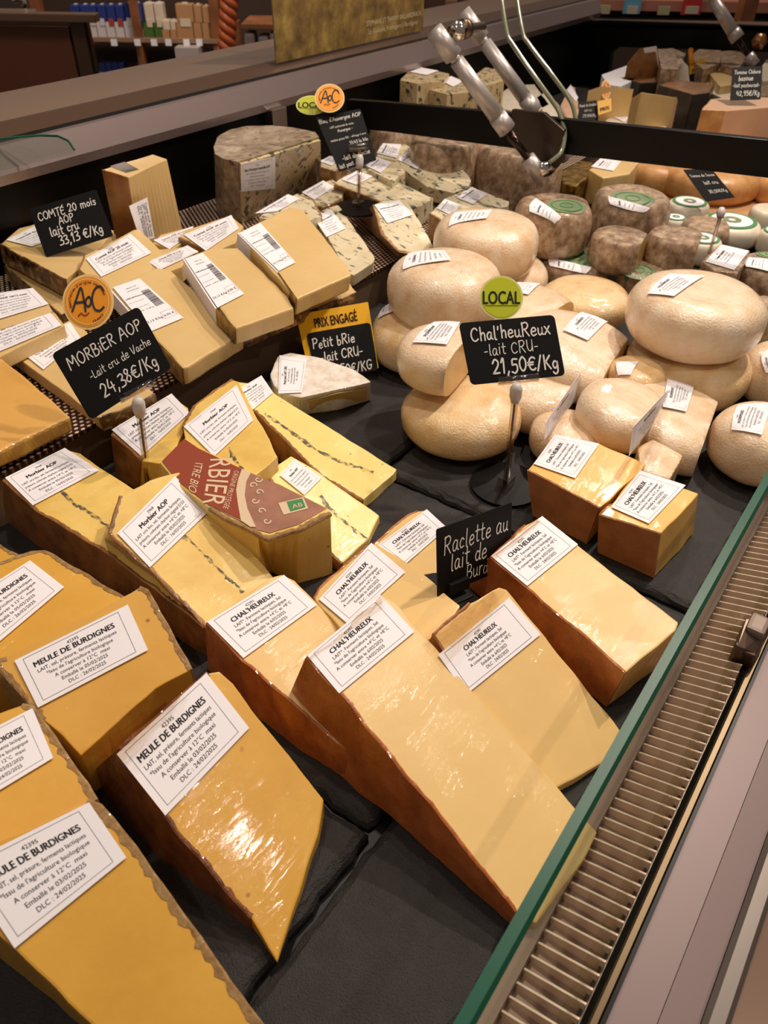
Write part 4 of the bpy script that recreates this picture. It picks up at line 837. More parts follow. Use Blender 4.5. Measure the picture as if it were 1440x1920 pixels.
def patch(name, px, mat, T, P0, Nn, h, parent=None):
    t = [onplane(a, b, P0, Nn)+Nn*h for a, b in px]; v, f = prism_vf(t, [p-Nn*.0004 for p in t]); return mesh(name, v, f, mat, parent or T)
pap = patch('printed_paper', [(304, 866), (346, 824), (372, 842), (454, 881), (524, 910), (612, 954), (560, 984), (506, 1000), (482, 994), (394, 949), (334, 903)], C_mauve, _T, _P0, _N, .0008)
patch('red_panel', [(304, 866), (346, 824), (372, 842), (454, 881), (447, 900), (443, 920), (446, 945), (452, 975), (394, 949), (334, 903)], C_red, _T, _P0, _N, .0012, pap)
patch('beige_arc', [(454, 881), (470, 889), (462, 905), (459, 930), (464, 955), (480, 990), (470, 990), (452, 978), (446, 945), (443, 920), (447, 900)], C_beige, _T, _P0, _N, .0016, pap)
def print_on(name, px, uvf, mat, P0, Nn, h, parent):
    q = Quad([onplane(a, b, P0, Nn) for a, b in px]); 
    if np.dot(q.n, Nn) < 0: q.n = -q.n
    return q.flat(name, uvf(q.asp), mat, parent, h)
print_on('lettering', [(436, 860), (418, 955), (378, 946), (392, 862)], lambda a: line_uv('RBIER', .5, .93, .42, a, False, maxw=.98), C_beige, _P0, _N, .0015, pap)
print_on('lettering', [(452, 884), (430, 960), (416, 956), (438, 882)], lambda a: line_uv('ORIGINE PROTÉGÉE', .5, .85, .12, a, False, maxw=.95), C_beige, _P0, _N, .0015, pap)
print_on('lettering', [(380, 870), (366, 930), (350, 920), (364, 868)], lambda a: line_uv('ITRE BIO', .5, .85, .3, a, False, maxw=.95), C_beige, _P0, _N, .0015, pap)
for (cx, cy, s) in ((484, 900, 1), (474, 912, -1), (478, 940, 1), (490, 960, -1), (500, 978, 1), (486, 925, -1)):     # curling leaf ornament
    pts = []
    for k in range(14):
        t = k/13*5.0; r = 9-t*1.5; pts.append((cx+r*math.cos(t*s)*.9, cy+r*math.sin(t*s)*.75))
    rb = ribbon(pts, 2.3); mesh('leaf_scroll', [onplane(a, b, _P0, _N)+_N*.0013 for a, b in rb[0]], rb[1], C_beige, pap, recalc=False)
patch('organic_logo_card', [(522, 945), (569, 934), (578, 955), (532, 967)], C_beige, _T, _P0, _N, .0014, pap)
patch('organic_logo', [(538, 943), (567, 937), (573, 953), (545, 961)], C_green, _T, _P0, _N, .0019, pap)
print_on('lettering', [(541, 943), (567, 938), (572, 953), (547, 960)], lambda a: line_uv('AB', .5, .85, .62, a, False), C_beige, _P0, _N, .0021, pap)
# ================================================================== BRIE
bT = block('small brie wedge with a white bloomy rind and a cream cut side', [(506, 700), (520, 668), (545, 660), (600, 670), (662, 692), (698, 716), (640, 728), (566, 746), (530, 738), (512, 722)], {0: .052, 5: .044, 7: .048}, C_brie, zb=.0, name='brie_wedge', body='rind_top', bevel=.003,
      bot={5: (697, 750), 7: (572, 778), 6: (640, 768)}, labels=[([(522, 740), (524, 668), (575, 676), (566, 738)], 'brie')])
a, b = [onplane(*p, bT[1], bT[2]) for p in ((572, 746), (692, 719))]; a2 = at(578, 776, 0); b2 = at(690, 753, 0)
o_ = np.cross(b-a, [0, 0, 1.]); o_ /= np.linalg.norm(o_); o_ = -o_ if np.dot(o_, -a) < 0 else o_
def inset(k, h): return [a*(1-k)+b*k+(a2-a)*.17*(1-k), 0]
pv = []
for ring, dd in ((0, .0003), (1, .0014)):
    m_ = .03+.03*ring
    for (s, t) in ((m_, .20), (.5, .12), (1-m_, .24), (1-m_, .84), (.5, .93), (m_, .9)):
        top_ = a*(1-s)+b*s; bo_ = a2*(1-s)+b2*s; pv.append(top_*(1-t)+bo_*t+o_*dd)
n_ = 6; mesh('cut_face', pv, [tuple(range(6, 12))]+[(k, (k+1) % 6, 6+(k+1) % 6, 6+k) for k in range(6)], C_briep, bT[0])

# ================================================================== COMTE ON THE SHELF
gK = 'flat Comté pieces on the brown shelf'
Z = ZS+.001
block('orange-toned large flat cheese slab at the left frame edge on the brown shelf', [(-120, 690), (-60, 655), (0, 668), (40, 700), (132, 782), (0, 846), (-130, 905)], {2: .105, 4: .088, 5: .092}, C_comted, th=.022, name='cheese_slab', group=gK, bevel=.004)
block('Comté slab leading under the Morbier price card, printed rind at its end', [(20, 662), (130, 600), (150, 610), (290, 738), (250, 760), (186, 784)], {0: .088, 2: .09, 4: .075}, C_comte, th=.02, name='cheese_slab', group=gK, rind=(3, 4), rmat=C_comter, rimw=.001,
      labels=[([(33, 656), (132, 606), (152, 636), (82, 695)], 'mur')])
block('Comté slab with a label cut by the left frame edge, middle of that stack', [(-60, 640), (-40, 615), (84, 570), (106, 588), (120, 610), (0, 668), (-50, 690)], .108, C_comte, th=.02, name='cheese_slab', group=gK, labels=[([(-52, 628), (86, 578), (116, 612), (-26, 672)], 'mur')])
block('Comté slab topmost at the left frame edge, behind the other two labels', [(-60, 570), (-40, 555), (58, 540), (82, 560), (100, 582), (0, 616), (-40, 630)], .112, C_comte, th=.02, name='cheese_slab', group=gK, labels=[([(-60, 560), (62, 542), (92, 572), (-20, 606)], 'mur')])
block('broad Comté slab under the COMTÉ price card, dark print along its rind', [(0, 458), (36, 428), (130, 402), (215, 432), (156, 498), (122, 524)], {0: .125, 2: .125, 5: .118}, C_comte, th=.030, name='cheese_slab', group=gK, rind=(5,), rmat=C_comter, rimw=.001, labels=[([(12, 452), (68, 424), (140, 436), (60, 464)], 'comte')])
block('lower Comté slab beneath the broad one, its dark printed rind showing', [(8, 498), (36, 468), (130, 452), (240, 500), (180, 560), (116, 590)], {0: .088, 2: .088, 5: .083}, C_comte, th=.026, name='cheese_slab', group=gK, rind=(5, 4), rmat=C_comter, rimw=.001)
block('Comté slab with a big white label right of the COMTÉ card', [(148, 505), (160, 478), (252, 430), (262, 430), (320, 488), (300, 505), (226, 548), (200, 548)], {0: .128, 2: .125, 5: .11}, C_comte, th=.026, name='cheese_slab', group=gK, rind=(7, 0), rmat=C_comteb, rimw=.001, labels=[([(161, 487), (245, 440), (284, 476), (190, 521)], 'comte')])
block('Comté slab behind the AoC tag, mostly hidden by its label', [(190, 548), (262, 492), (272, 500), (330, 520), (300, 545), (240, 560)], .104, C_comte, th=.025, name='cheese_slab', group=gK, labels=[([(182, 520), (258, 497), (272, 514), (200, 550)], 'comte')])
block('narrow Comté slab between two taller ones, label leaning left', [(262, 490), (275, 470), (352, 462), (372, 470), (340, 500), (300, 515)], .112, C_comte, th=.025, name='cheese_slab', group=gK, labels=[([(278, 492), (352, 462), (372, 474), (300, 508)], 'comte')])
block('Comté slab with a label just right of the upright Comté wedge', [(286, 456), (300, 440), (362, 424), (368, 432), (350, 452), (320, 468)], .108, C_comte, th=.025, name='cheese_slab', group=gK, labels=[([(288, 452), (362, 426), (360, 440), (318, 469)], 'comte')])
block('Comté slab in front of the tall blue cheese, label facing up', [(336, 446), (350, 430), (432, 404), (456, 424), (440, 455), (400, 474)], .115, C_comte, th=.028, name='cheese_slab', group=gK, rind=(5,), rmat=C_comteb, labels=[([(345, 442), (434, 405), (448, 430), (386, 472)], 'comte')])
def foil(T, P0, Nn, e0, e1, mat, th, parent):                        # printed strip on the narrow side of a slab
    a = onplane(*e0, P0, Nn); b = onplane(*e1, P0, Nn); o = np.cross(b-a, Nn); o /= np.linalg.norm(o)
    if np.dot(o, np.array([-1., -1, 0])) < 0: o = -o
    A = [a+Nn*.0012, b+Nn*.0012, b-Nn*th, a-Nn*th]; v, f = prism_vf([p+o*.0022 for p in A], [p+o*.0002 for p in A]); return mesh('foil_strip', v, f, mat, parent), o
def comte_price(label, top, z, q, e, price, th=.026):
    r = block(label, top, z, C_comte, th=th, name='cheese_slab', group=gK, bevel=.003, bars=[(q, price)])
    foil(r[0], r[1], r[2], e[0], e[1], M_paper, th*.96, r[0])
    foil(r[0], r[1], r[2], e[1], e[2], M_gold, th*.96, r[0]); return r
comte_price('front Comté slab with a 4,90 € barcode label, beside the AoC tag', [(208, 542), (226, 530), (296, 501), (320, 508), (446, 612), (456, 624), (352, 688), (342, 690)], {0: .118, 2: .118, 6: .098}, [(212, 541), (262, 524), (344, 598), (282, 624)], [(208, 543), (280, 626), (344, 692)], '4,90 €')
comte_price('middle Comté slab with a 4,90 € barcode label and gold foil end', [(346, 486), (392, 466), (446, 464), (540, 556), (552, 578), (450, 613), (441, 616)], {0: .140, 2: .138, 5: .119}, [(347, 487), (380, 476), (458, 553), (408, 579)], [(346, 487), (407, 580), (441, 616)], '4,90 €')
comte_price('rearmost Comté slab with a 7,07 € barcode label and gold foil end', [(447, 438), (470, 424), (546, 388), (568, 394), (652, 500), (658, 516), (566, 556), (557, 561)], {0: .152, 2: .152, 6: .128}, [(448, 439), (488, 420), (554, 494), (523, 510)], [(447, 438), (523, 512), (557, 561)], '7,07 €')
for lab, tp, z in (('lower Comté slab under the front barcode-labelled one', [(240, 580), (420, 560), (458, 632), (350, 702)], .076), ('lower Comté slab beneath the middle barcode-labelled one', [(400, 560), (540, 560), (560, 590), (448, 640), (430, 645)], .078), ('lower Comté slab beneath the rearmost barcode-labelled one', [(520, 540), (640, 510), (668, 548), (560, 590)], .082)):
    block(lab, tp, z, C_comte, th=.014, name='cheese_slab', group=gK, rind=(2,), rmat=C_comter, rimw=.001)
up = block('upright wedge of Comté with an orange-brown rind, standing by the rear wall', [(192, 318), (240, 303), (286, 289), (312, 298), (240, 333)], .205, C_comte, zb=Z, name='cheese_wedge', group=None, bot={3: (346, 446), 4: (262, 476)}, rind=(4,), rmat=cheese('orange_rind', [(.3, (150, 92, 44)), (.7, (188, 126, 66))], 30, fine=.3, film=.8), rimw=.001)
T_, P_, N_, T3_, B3_, _ = up
fn = np.cross(T3_[4]-T3_[3], B3_[3]-T3_[3]); fn /= np.linalg.norm(fn); fn = -fn if np.dot(fn, np.array([0, 0, EYE])-T3_[3]) < 0 else fn
add_label(T_, [(240, 386), (274, 370), (288, 446), (262, 452)], T3_[4], fn, None, lift=.002)
print_on('print', [(274, 372), (288, 446), (262, 452), (242, 388)], lambda a: join_vf([line_uv(s, .5, .2+i*.15, .13, a, False, maxw=.85) for i, s in enumerate(('Comté AOP 20 mois', 'LAIT* de vache, sel, ferments', "*Issu de l'agriculture biologique", 'DLC : 04/03/2025'))]), M_ink, T3_[4], fn, .0026, T_)
patch('green_print', [(206, 312), (234, 304), (260, 318), (236, 324)], plain('dark_green_print', (52, 58, 36), .5, coat=.5), T_, P_, N_, .0006)

# ================================================================== BLUE CHEESES
gB = "wedges of blue cheese on the brown shelf"
b1 = block("tall half wheel of blue cheese by the rear wall, label on its cut face", [(446, 303), (420, 298), (403, 288), (400, 275), (408, 255), (430, 243), (460, 236), (510, 235), (552, 239), (590, 247), (598, 257)], .190, C_fourme, zb=Z, name='blue_cheese_half_wheel', rimw=.001, body='rind_body', bevel=.004,
      bot={0: (452, 418), 10: (600, 345), 3: (404, 385), 2: (405, 392), 1: (420, 410)})
T_, P_, N_, T3_, B3_, _ = b1
fn = np.cross(T3_[10]-T3_[0], B3_[0]-T3_[0]); fn /= np.linalg.norm(fn); fn = -fn if np.dot(fn, np.array([0, 0, EYE])-T3_[0]) < 0 else fn
cf = [T3_[0]*.98+T3_[10]*.02, T3_[0]*.5+T3_[10]*.5, T3_[10], B3_[10], B3_[0]*.5+B3_[10]*.5, B3_[0]]
v, f = prism_vf([p+fn*.004-np.array([0, 0, .004 if i < 3 else 0]) for i, p in enumerate(cf)], [p-fn*.004-np.array([0, 0, .004 if i < 3 else 0]) for i, p in enumerate(cf)])
C_blued = cheese('dense_blue_paste', [(.3, (190, 164, 116)), (.7, (214, 194, 150))], 20, film=.6, speck=(85, .555, (70, 74, 60), (1, .8, .6)))
mesh('cut_face', v, f, C_blued, T_)
lb = [(447, 304), (512, 290), (512, 350), (448, 356)]
add_label(T_, lb, T3_[0], fn, 'bleu', lift=.0062)
block('blue cheese slab at the foot of the sign stand, its face running down right', [(590, 402), (614, 390), (634, 384), (704, 484), (700, 492), (664, 516), (652, 512)], {0: .112, 3: .082, 5: .08}, C_blue, th=.022, name='blue_cheese_wedge', group=gB, labels=[([(588, 410), (620, 394), (648, 430), (612, 446)], 'bleu')])
block('blue cheese wedge with a mottled brown side, right of the sign stand', [(700, 384), (722, 376), (762, 374), (790, 420), (812, 462), (780, 478), (748, 472), (716, 440)], {0: .125, 4: .085, 6: .09}, C_blue, zb=Z, name='blue_cheese_wedge', group=gB, bot={0: (678, 410), 7: (700, 440), 6: (745, 482)}, rind=(5, 6, 7), rmat=C_bluer, rimw=.004, labels=[([(702, 386), (748, 377), (774, 404), (726, 420)], 'bleu')])
block('long veined blue wedge wrapped in film, orange rind at its left end', [(626, 345), (645, 330), (690, 312), (812, 372), (790, 386), (748, 392)], {0: .112, 2: .115, 3: .10}, C_blue, zb=Z, name='blue_cheese_wedge', group=gB, rind=(5,), rmat=C_bluer, rimw=.003, bot={0: (628, 376)}, labels=[([(640, 338), (668, 322), (700, 332), (668, 348)], 'bleu')])
block('broad round-edged blue wedge with a label, before the mouldy wheels', [(742, 306), (745, 288), (760, 279), (790, 280), (830, 292), (866, 314), (884, 338), (876, 352), (850, 362), (800, 350)], {0: .115, 3: .13, 8: .095}, C_blue, th=.03, name='blue_cheese_wedge', group=gB, rind=(), labels=[([(744, 300), (772, 280), (806, 292), (782, 318)], 'bleu')])
block('pale blue-cheese wedge with two labels behind the long wheel', [(806, 400), (838, 370), (886, 351), (956, 378), (954, 386), (880, 402), (830, 414)], {0: .108, 2: .11, 3: .095}, C_blue, zb=Z, name='blue_cheese_wedge', group=gB, rind=(5, 6), rmat=C_bluer, rimw=.002, labels=[([(818, 392), (834, 374), (862, 386), (848, 406)], 'bleu'), ([(856, 372), (884, 352), (914, 366), (886, 384)], 'bleu')])
block('blue wedge tucked behind the rear Comté slab, label facing up', [(486, 408), (505, 388), (556, 363), (588, 376), (602, 404), (560, 420)], .12, C_blue, th=.03, name='blue_cheese_wedge', group=gB, rind=(2, 3), rmat=C_bluer, labels=[([(478, 402), (540, 366), (562, 374), (520, 398)], 'bleu')])
block('shaded blue wedge against the foot of the tall half wheel', [(556, 372), (578, 352), (622, 336), (650, 352), (640, 372), (606, 390)], .098, C_blue, zb=Z, name='blue_cheese_wedge', group=gB, rind=(4, 5), rmat=C_bluer, labels=[([(566, 362), (606, 340), (626, 352), (590, 376)], 'bleu')])
block('flat labelled blue slice right of the black blue-cheese card', [(706, 292), (712, 274), (752, 262), (768, 276), (742, 300)], .125, C_blue, th=.03, name='blue_cheese_wedge', group=gB, labels=[([(706, 288), (718, 270), (752, 272), (744, 298)], 'bleu')])
block('filmed blue slice behind the sign stand, wrapped and labelled', [(690, 318), (706, 296), (742, 296), (760, 322), (736, 340)], .12, C_blue, th=.03, name='blue_cheese_wedge', group=gB, labels=[([(686, 312), (706, 296), (734, 306), (714, 326)], 'bleu')])
block('small blue wedge between the half wheel and the black card', [(596, 312), (612, 296), (640, 288), (650, 300), (630, 322)], .10, C_blue, zb=Z, name='blue_cheese_wedge', group=gB, rind=(3, 4), rmat=C_bluer, labels=[([(600, 304), (618, 294), (636, 298), (622, 312)], 'bleu')])
wheel('brown mouldy half wheel behind the blue wedges, below the bar', 832, 306, 130, 80, ZS, C_mould, name='mouldy_cheese', h=.10, edge=.2, group='large grey mould-rind cheeses', seed=1)
wheel('large grey-brown mouldy wheel directly under the gas strut', 968, 330, 172, 112, .02, C_mould, name='mouldy_cheese', h=.13, edge=.2, group='large grey mould-rind cheeses', seed=2)
wheel('brown mouldy wheel behind the labelled flat blue slice', 742, 275, 100, 60, ZS, C_mould, name='mouldy_cheese', h=.09, edge=.2, group='large grey mould-rind cheeses', seed=3)
# ================================================================== WASHED-RIND WHEELS
gW = 'film-wrapped washed-rind wheels and halves'
def W(*a, **k):
    k.setdefault('group', gW); k.setdefault('name', 'washed_rind_cheese'); return wheel(*a, **k)
W('whole golden wheel at the bottom of the stack left of the LOCAL stand', 864, 780, 226, 152, 0, C_wheely, seed=1)
W('piece of wheel with its cut side showing, on the wheel left of the black card', 836, 672, 190, 140, .068, C_wheel, cut=[((892, 616), (818, 700))], seed=2, h=.06, name='washed_rind_piece', labels=[([(768, 644), (812, 602), (866, 600), (838, 650)], 'flor')])
W('large flat wheel with a ridge around it, left of the LOCAL tag', 834, 546, 216, 160, .055, C_wheel, seed=3, labels=[([(742, 502), (760, 472), (832, 472), (846, 492)], 'flor')])
W('wheel under the large flat one, half hidden at its left', 800, 632, 214, 140, 0, C_wheely, seed=4, labels=[([(694, 590), (706, 562), (740, 548), (742, 586)], 'flor')])
W('smooth domed wheel behind the LOCAL tag, label on its far side', 911, 460, 198, 134, .055, C_wheel, seed=5, edge=.5, dome=.05, labels=[([(832, 422), (850, 400), (922, 396), (912, 414)], 'flor')])
W('lower wheel under the smooth domed one', 930, 520, 190, 110, 0, C_wheel, seed=6)
W('cut wheel directly right of the LOCAL tag, its yellow paste facing front', 985, 592, 190, 120, .03, C_wheel, cut=[((1082, 550), (985, 625))], seed=7, h=.06, name='washed_rind_piece', labels=[([(930, 545), (965, 528), (1014, 530), (990, 556)], 'flor')])
W('flat ribbed wheel partly hidden behind the cut wheel right of the LOCAL tag', 1096, 570, 168, 96, .01, C_wheely, seed=8, h=.06)
W('half wheel with a long straight edge leaning right of the black card', 1082, 668, 250, 190, .02, C_ribbed, tilt=(.06, -.22), cut=[((1198, 604), (1098, 752))], seed=9, h=.065, name='washed_rind_piece', labels=[([(1054, 622), (1092, 578), (1150, 590), (1100, 642)], 'flor')])
W('largest wheel at right, oval and glossy, resting on another', 1301, 592, 248, 160, .07, C_ribbed, seed=10, edge=.46, dome=.04, labels=[([(1204, 548), (1254, 516), (1320, 520), (1262, 558)], 'flor')])
W('wheel underneath the largest glossy wheel at right', 1286, 690, 232, 130, 0, C_wheely, seed=11, h=.072)
_w12 = W('washed-rind half wheel under the black card, its card-like edge facing right', 1010, 742, 200, 160, .0, C_wheel, cut=[((1090, 700), (1022, 820))], seed=12, h=.06, name='washed_rind_piece')
W('small rounded piece between the black card stand and the left orange cube', 1062, 822, 140, 120, 0, C_wheel, cut=[((1140, 770), (1122, 850))], seed=13, h=.05, name='washed_rind_piece')
_w14 = W('quarter wheel with pleated film, right of the labelled edge under the card', 1166, 778, 168, 156, .03, C_ribbed, tilt=(-.05, -.16), cut=[((1250, 726), (1178, 856))], seed=14, h=.055, name='washed_rind_piece')
W('half wheel with a straight film edge, left of the two wheels by the glass', 1270, 800, 236, 200, .0, C_wheel, tilt=(.05, -.2), cut=[((1360, 716), (1300, 886))], seed=15, h=.06, name='washed_rind_piece', labels=[([(1240, 766), (1250, 706), (1304, 716), (1284, 776)], 'flor')])
W('wheel standing by the glass at the right frame edge, label facing up', 1428, 832, 190, 152, 0, C_wheel, seed=16, labels=[([(1354, 802), (1380, 758), (1446, 758), (1426, 818)], 'flor')])
W('wheel at the right frame edge behind the one by the glass', 1472, 706, 166, 130, 0, C_wheel, seed=17, labels=[([(1410, 700), (1420, 662), (1466, 650), (1470, 700)], 'flor')])
W('thin flat piece with a label behind the pleated quarter wheel', 1192, 708, 110, 70, .035, C_wheely, seed=18, h=.04, name='washed_rind_piece', labels=[([(1140, 706), (1150, 680), (1196, 682), (1180, 706)], None)])
def cut_label(r, cut, px):                                # label stuck upright on a cut side
    a = onplane(*cut[0], r[1], r[2]); b = onplane(*cut[1], r[1], r[2]); n = np.cross(b-a, [0, 0, 1.]); n /= np.linalg.norm(n)
    if np.dot(n, np.array([0, 0, EYE])-a) < 0: n = -n
    add_label(r[0], px, a+n*.002, n, 'flor', name='label')
cut_label(_w12, ((1090, 700), (1022, 820)), [(1020, 792), (1086, 698), (1087, 735), (1018, 824)])
cut_label(_w14, ((1250, 726), (1178, 856)), [(1184, 800), (1250, 730), (1246, 762), (1176, 855)])
block('small filmed corner piece between the orange cubes and the half wheel', [(1196, 836), (1226, 822), (1282, 852), (1256, 898), (1200, 880)], .05, C_wheel, zb=0, name='washed_rind_piece', group=gW, bevel=.006)
# ================================================================== MOULD-RIND TOMMES WITH GREEN LABELS
gN = 'small grey tommes with green and white labels'
def Nn_(label, cx, cy, wp, hp, zb, green, white=None, **k):
    k.setdefault('group', gN); k.setdefault('name', 'grey_tomme'); k.setdefault('h', None)
    r = wheel(label, cx, cy, wp, hp, zb, C_mould, edge=.25, lumps=.05, **k)
    T, top0, nn, c, R, hh, tree = r
    if green:
        gx, gy, gr_ = green; q = Quad([onplane(gx-gr_, gy-gr_*.5, top0, nn), onplane(gx+gr_, gy-gr_*.5, top0, nn), onplane(gx+gr_, gy+gr_*.5, top0, nn), onplane(gx-gr_, gy+gr_*.5, top0, nn)])
        def dr(p, h):
            ht = tree.ray_cast(Vector((p[0], p[1], p[2]+.05)), Vector((0, 0, -1))); return np.array(ht[0])+np.array([0, 0, h]) if ht[0] is not None and ht[0].z > p[2]-.03 else p-np.array([0, 0, .004])
        cc = q.P(.5, .5); ra = np.linalg.norm(q.P(1, .5)-cc)
        for nm, r0, r1, m, h in (('green_disc', 0, 1., C_pgreen, .0012), ('ring', .74, .82, C_green, .0018), ('ring', .3, .36, C_green, .0018)):
            vs = []; fs = []
            for k in range(28):
                t = 2*math.pi*k/28; d = np.array([math.cos(t), math.sin(t), 0]); vs += [dr(cc+d*ra*r0, h), dr(cc+d*ra*(r0+r1)/2, h), dr(cc+d*ra*r1, h)]
                k2 = (k+1) % 28; fs += [(3*k, 3*k+1, 3*k2+1, 3*k2), (3*k+1, 3*k+2, 3*k2+2, 3*k2+1)]
            mesh(nm, vs, fs, m, T, recalc=False)
    if white: add_label(T, white, top0, nn, 'nec', bv=tree, lift=.003)
    return r
Nn_('grey tomme with a pale green disc and white label, right of the smooth domed wheel', 1036, 424, 142, 112, .05, (1062, 388, 36), [(978, 398), (1004, 376), (1058, 412), (1042, 436)], seed=21)
Nn_('largest grey tomme with a green disc, directly below the hanging strut', 1178, 406, 144, 108, .05, (1186, 374, 40), [(1126, 384), (1136, 372), (1228, 394), (1226, 412)], seed=22)
Nn_('flat grey tomme with a green top below the first one', 1078, 506, 140, 72, .0, (1076, 486, 40), [(1018, 500), (1026, 486), (1110, 506), (1104, 522)], seed=23, h=.05)
Nn_('small grey tomme with a green swirl peeping out above the largest wheel', 1196, 526, 88, 70, .0, (1198, 508, 30), [(1166, 524), (1176, 516), (1200, 528), (1196, 548)], seed=24, h=.055)
Nn_('cut grey tomme with its label on the cut side, below the green-disc tomme', 1160, 470, 110, 88, .045, None, seed=25, h=.06, cut=[((1216, 436), (1168, 505))])
Nn_('dark half tomme right of the cut tomme, film crumpled over it', 1262, 474, 110, 92, .03, None, seed=26, h=.07, cut=[((1318, 436), (1290, 512))])
block('boxy grey tomme piece with a bright white label above the largest wheel', [(1316, 488), (1350, 458), (1408, 470), (1384, 512), (1340, 508)], .085, C_mould, zb=0, name='grey_tomme', group=gN, bevel=.004, labels=[([(1322, 492), (1352, 460), (1404, 472), (1376, 508)], 'nec')])
Nn_('grey tomme at the right frame edge with a pale label', 1440, 530, 130, 110, .0, (1444, 478, 26), [(1386, 500), (1400, 486), (1450, 492), (1450, 516)], seed=27, h=.07)
Nn_('brown tomme at the right frame edge below the pale-labelled one', 1446, 612, 110, 110, .0, None, None, seed=28, h=.07)
Nn_('brown tomme peeping out between the small whites and the boxy piece', 1320, 440, 90, 50, .0, None, None, seed=29, h=.05)
for i, (x, y, w_, lab) in enumerate([(1166, 300+150, 100, 'grey tomme in the second row behind the cut tomme')]):
    Nn_(lab, 1120, 460, 90, 60, .0, None, None, seed=30, h=.045)
gF = 'small white goat cheeses with green-ringed labels'
def white(label, cx, cy, wp, hp, zb=0.0, ring=True):
    T, top0, nn, c, R, hh, tree = wheel(label, cx, cy, wp, hp, zb, C_white, name='goat_cheese', group=gF, edge=.3, lumps=.01, h=.045)
    if ring:
        cc = np.array([c[0], c[1], top0[2]])
        for nm, r0, r1, m, h in (('green_ring', .0, .8, C_green, .0010), ('paper_disc', 0, .66, M_paper, .0018), ('green_print', .12, .3, C_pgreen, .0026)):
            vs = []; fs = []
            for k in range(28):
                t = 2*math.pi*k/28; d = np.array([math.cos(t), math.sin(t), 0]); vs += [cc+d*R*r0+np.array([0, 0, h]), cc+d*R*r1+np.array([0, 0, h])]
                k2 = (k+1) % 28; fs.append((2*k, 2*k+1, 2*k2+1, 2*k2))
            mesh(nm, vs, fs, m, T, recalc=False)
white('white goat cheese with a green ring, first behind the largest grey tomme', 1288, 398, 78, 46)
white('white goat cheese with a green ring, just left of the clear rod', 1366, 434, 112, 62)
white('white goat cheese with a green ring, lower left of the clear rod', 1312, 468, 76, 44)
white('white goat cheese tucked behind the largest grey tomme', 1262, 428, 46, 30, 0)
white('unlabelled white cheese at the right edge below the orange wheel', 1440, 410, 72, 44, ring=False)
white('white goat cheese at the right frame edge below the unlabelled one', 1450, 454, 60, 44)
# ================================================================== UNDER THE BAR
block('gold-coloured filmed cheese box under the end of the gas strut', [(1050, 322), (1086, 300), (1112, 304), (1104, 330), (1080, 350), (1056, 344)], .07, M_gold, zb=.02, name='cheese_box', group=None, bevel=.004)
block('cream cheese piece with a white label right of the gold box', [(1104, 318), (1136, 296), (1198, 304), (1180, 326), (1130, 334)], .085, C_comte, zb=.02, name='cheese_wedge', bevel=.003, labels=[([(1108, 314), (1126, 298), (1164, 304), (1150, 322)], 'nec')])
wheel('big smooth orange tomme wheel behind the dark tilted card', 1330, 336, 190, 80, .0, C_tomme, name='orange_tomme', h=.07, edge=.45, seed=31, group='orange tommes')
wheel('second orange tomme left of the big smooth one', 1232, 330, 110, 66, .0, C_tomme, name='orange_tomme', h=.06, edge=.4, seed=32, group='orange tommes')
wheel('third orange tomme at the right frame edge under the bar', 1470, 352, 130, 80, .0, C_tomme, name='orange_tomme', h=.06, edge=.4, seed=33, group='orange tommes')
v, f = prism_vf([at(1225, 345, .006), at(1300, 350, .006), at(1500, 385, .006), at(1500, 430, .006), at(1330, 400, .006), at(1240, 372, .006)], [at(1225, 345, -.002), at(1300, 350, -.002), at(1500, 385, -.002), at(1500, 430, -.002), at(1330, 400, -.002), at(1240, 372, -.002)])
tag(mesh('kraft_sheet', v, f, plain('kraft_paper', (200, 150, 102), .7), None, origin=at(1360, 380, 0)), 'tan paper sheet under the orange tommes and white cheeses', 'paper')
# ================================================================== FAR COMPARTMENT CHEESES
gR = 'assorted cheeses in the far compartment'
def FB(label, top, z, mat, zb=0., **k): return block(label, top, z, mat, zb=zb, group=gR, **k)
FB('filmed blue block nearest the strut, leftmost behind the bar', [(750, 150), (764, 134), (800, 128), (842, 138), (832, 152), (782, 156)], .195, C_blued, labels=[([(768, 136), (790, 128), (822, 134), (800, 142)], None)])
FB('second filmed blue block with a label, behind the silver strut', [(806, 168), (822, 150), (850, 144), (900, 156), (890, 172), (838, 176)], .18, C_blued, labels=[([(826, 152), (846, 144), (868, 154), (850, 164)], None)])
FB('third blue block between the two gas struts', [(890, 140), (910, 126), (938, 130), (946, 150), (910, 160)], .18, C_blued)
FB('pale block right of the darker gas strut', [(930, 180), (960, 160), (1002, 158), (1030, 196), (990, 214), (944, 204)], .09, C_white)
FB('cream block behind the lifted glass strips', [(1006, 182), (1024, 172), (1048, 196), (1058, 222), (1024, 222)], .09, C_white)
FB('tan slice leaning beside the dark price card', [(1052, 196), (1070, 160), (1078, 164), (1086, 200), (1082, 224), (1064, 224)], .10, C_pink, labels=[([(1062, 170), (1070, 160), (1084, 184), (1080, 192)], None)])
FB('cream Comté-like block behind the round orange tag', [(1104, 170), (1126, 162), (1188, 167), (1182, 200), (1150, 214), (1104, 208)], {0: .14, 2: .14, 5: .09}, C_comte, bevel=.006)
FB('cream block with a rounded top edge, right of the yellow card', [(1184, 184), (1202, 172), (1268, 182), (1270, 190), (1248, 232), (1180, 214)], {0: .14, 2: .14, 4: .06}, C_comte, bevel=.006, rind=(2,), rmat=C_pink)
FB('black-rinded block right of the cream blocks', [(1236, 160), (1262, 149), (1340, 158), (1330, 174), (1300, 178)], .14, C_comteb, rind=(4, 3, 2, 0), rmat=C_black, rimw=.002)
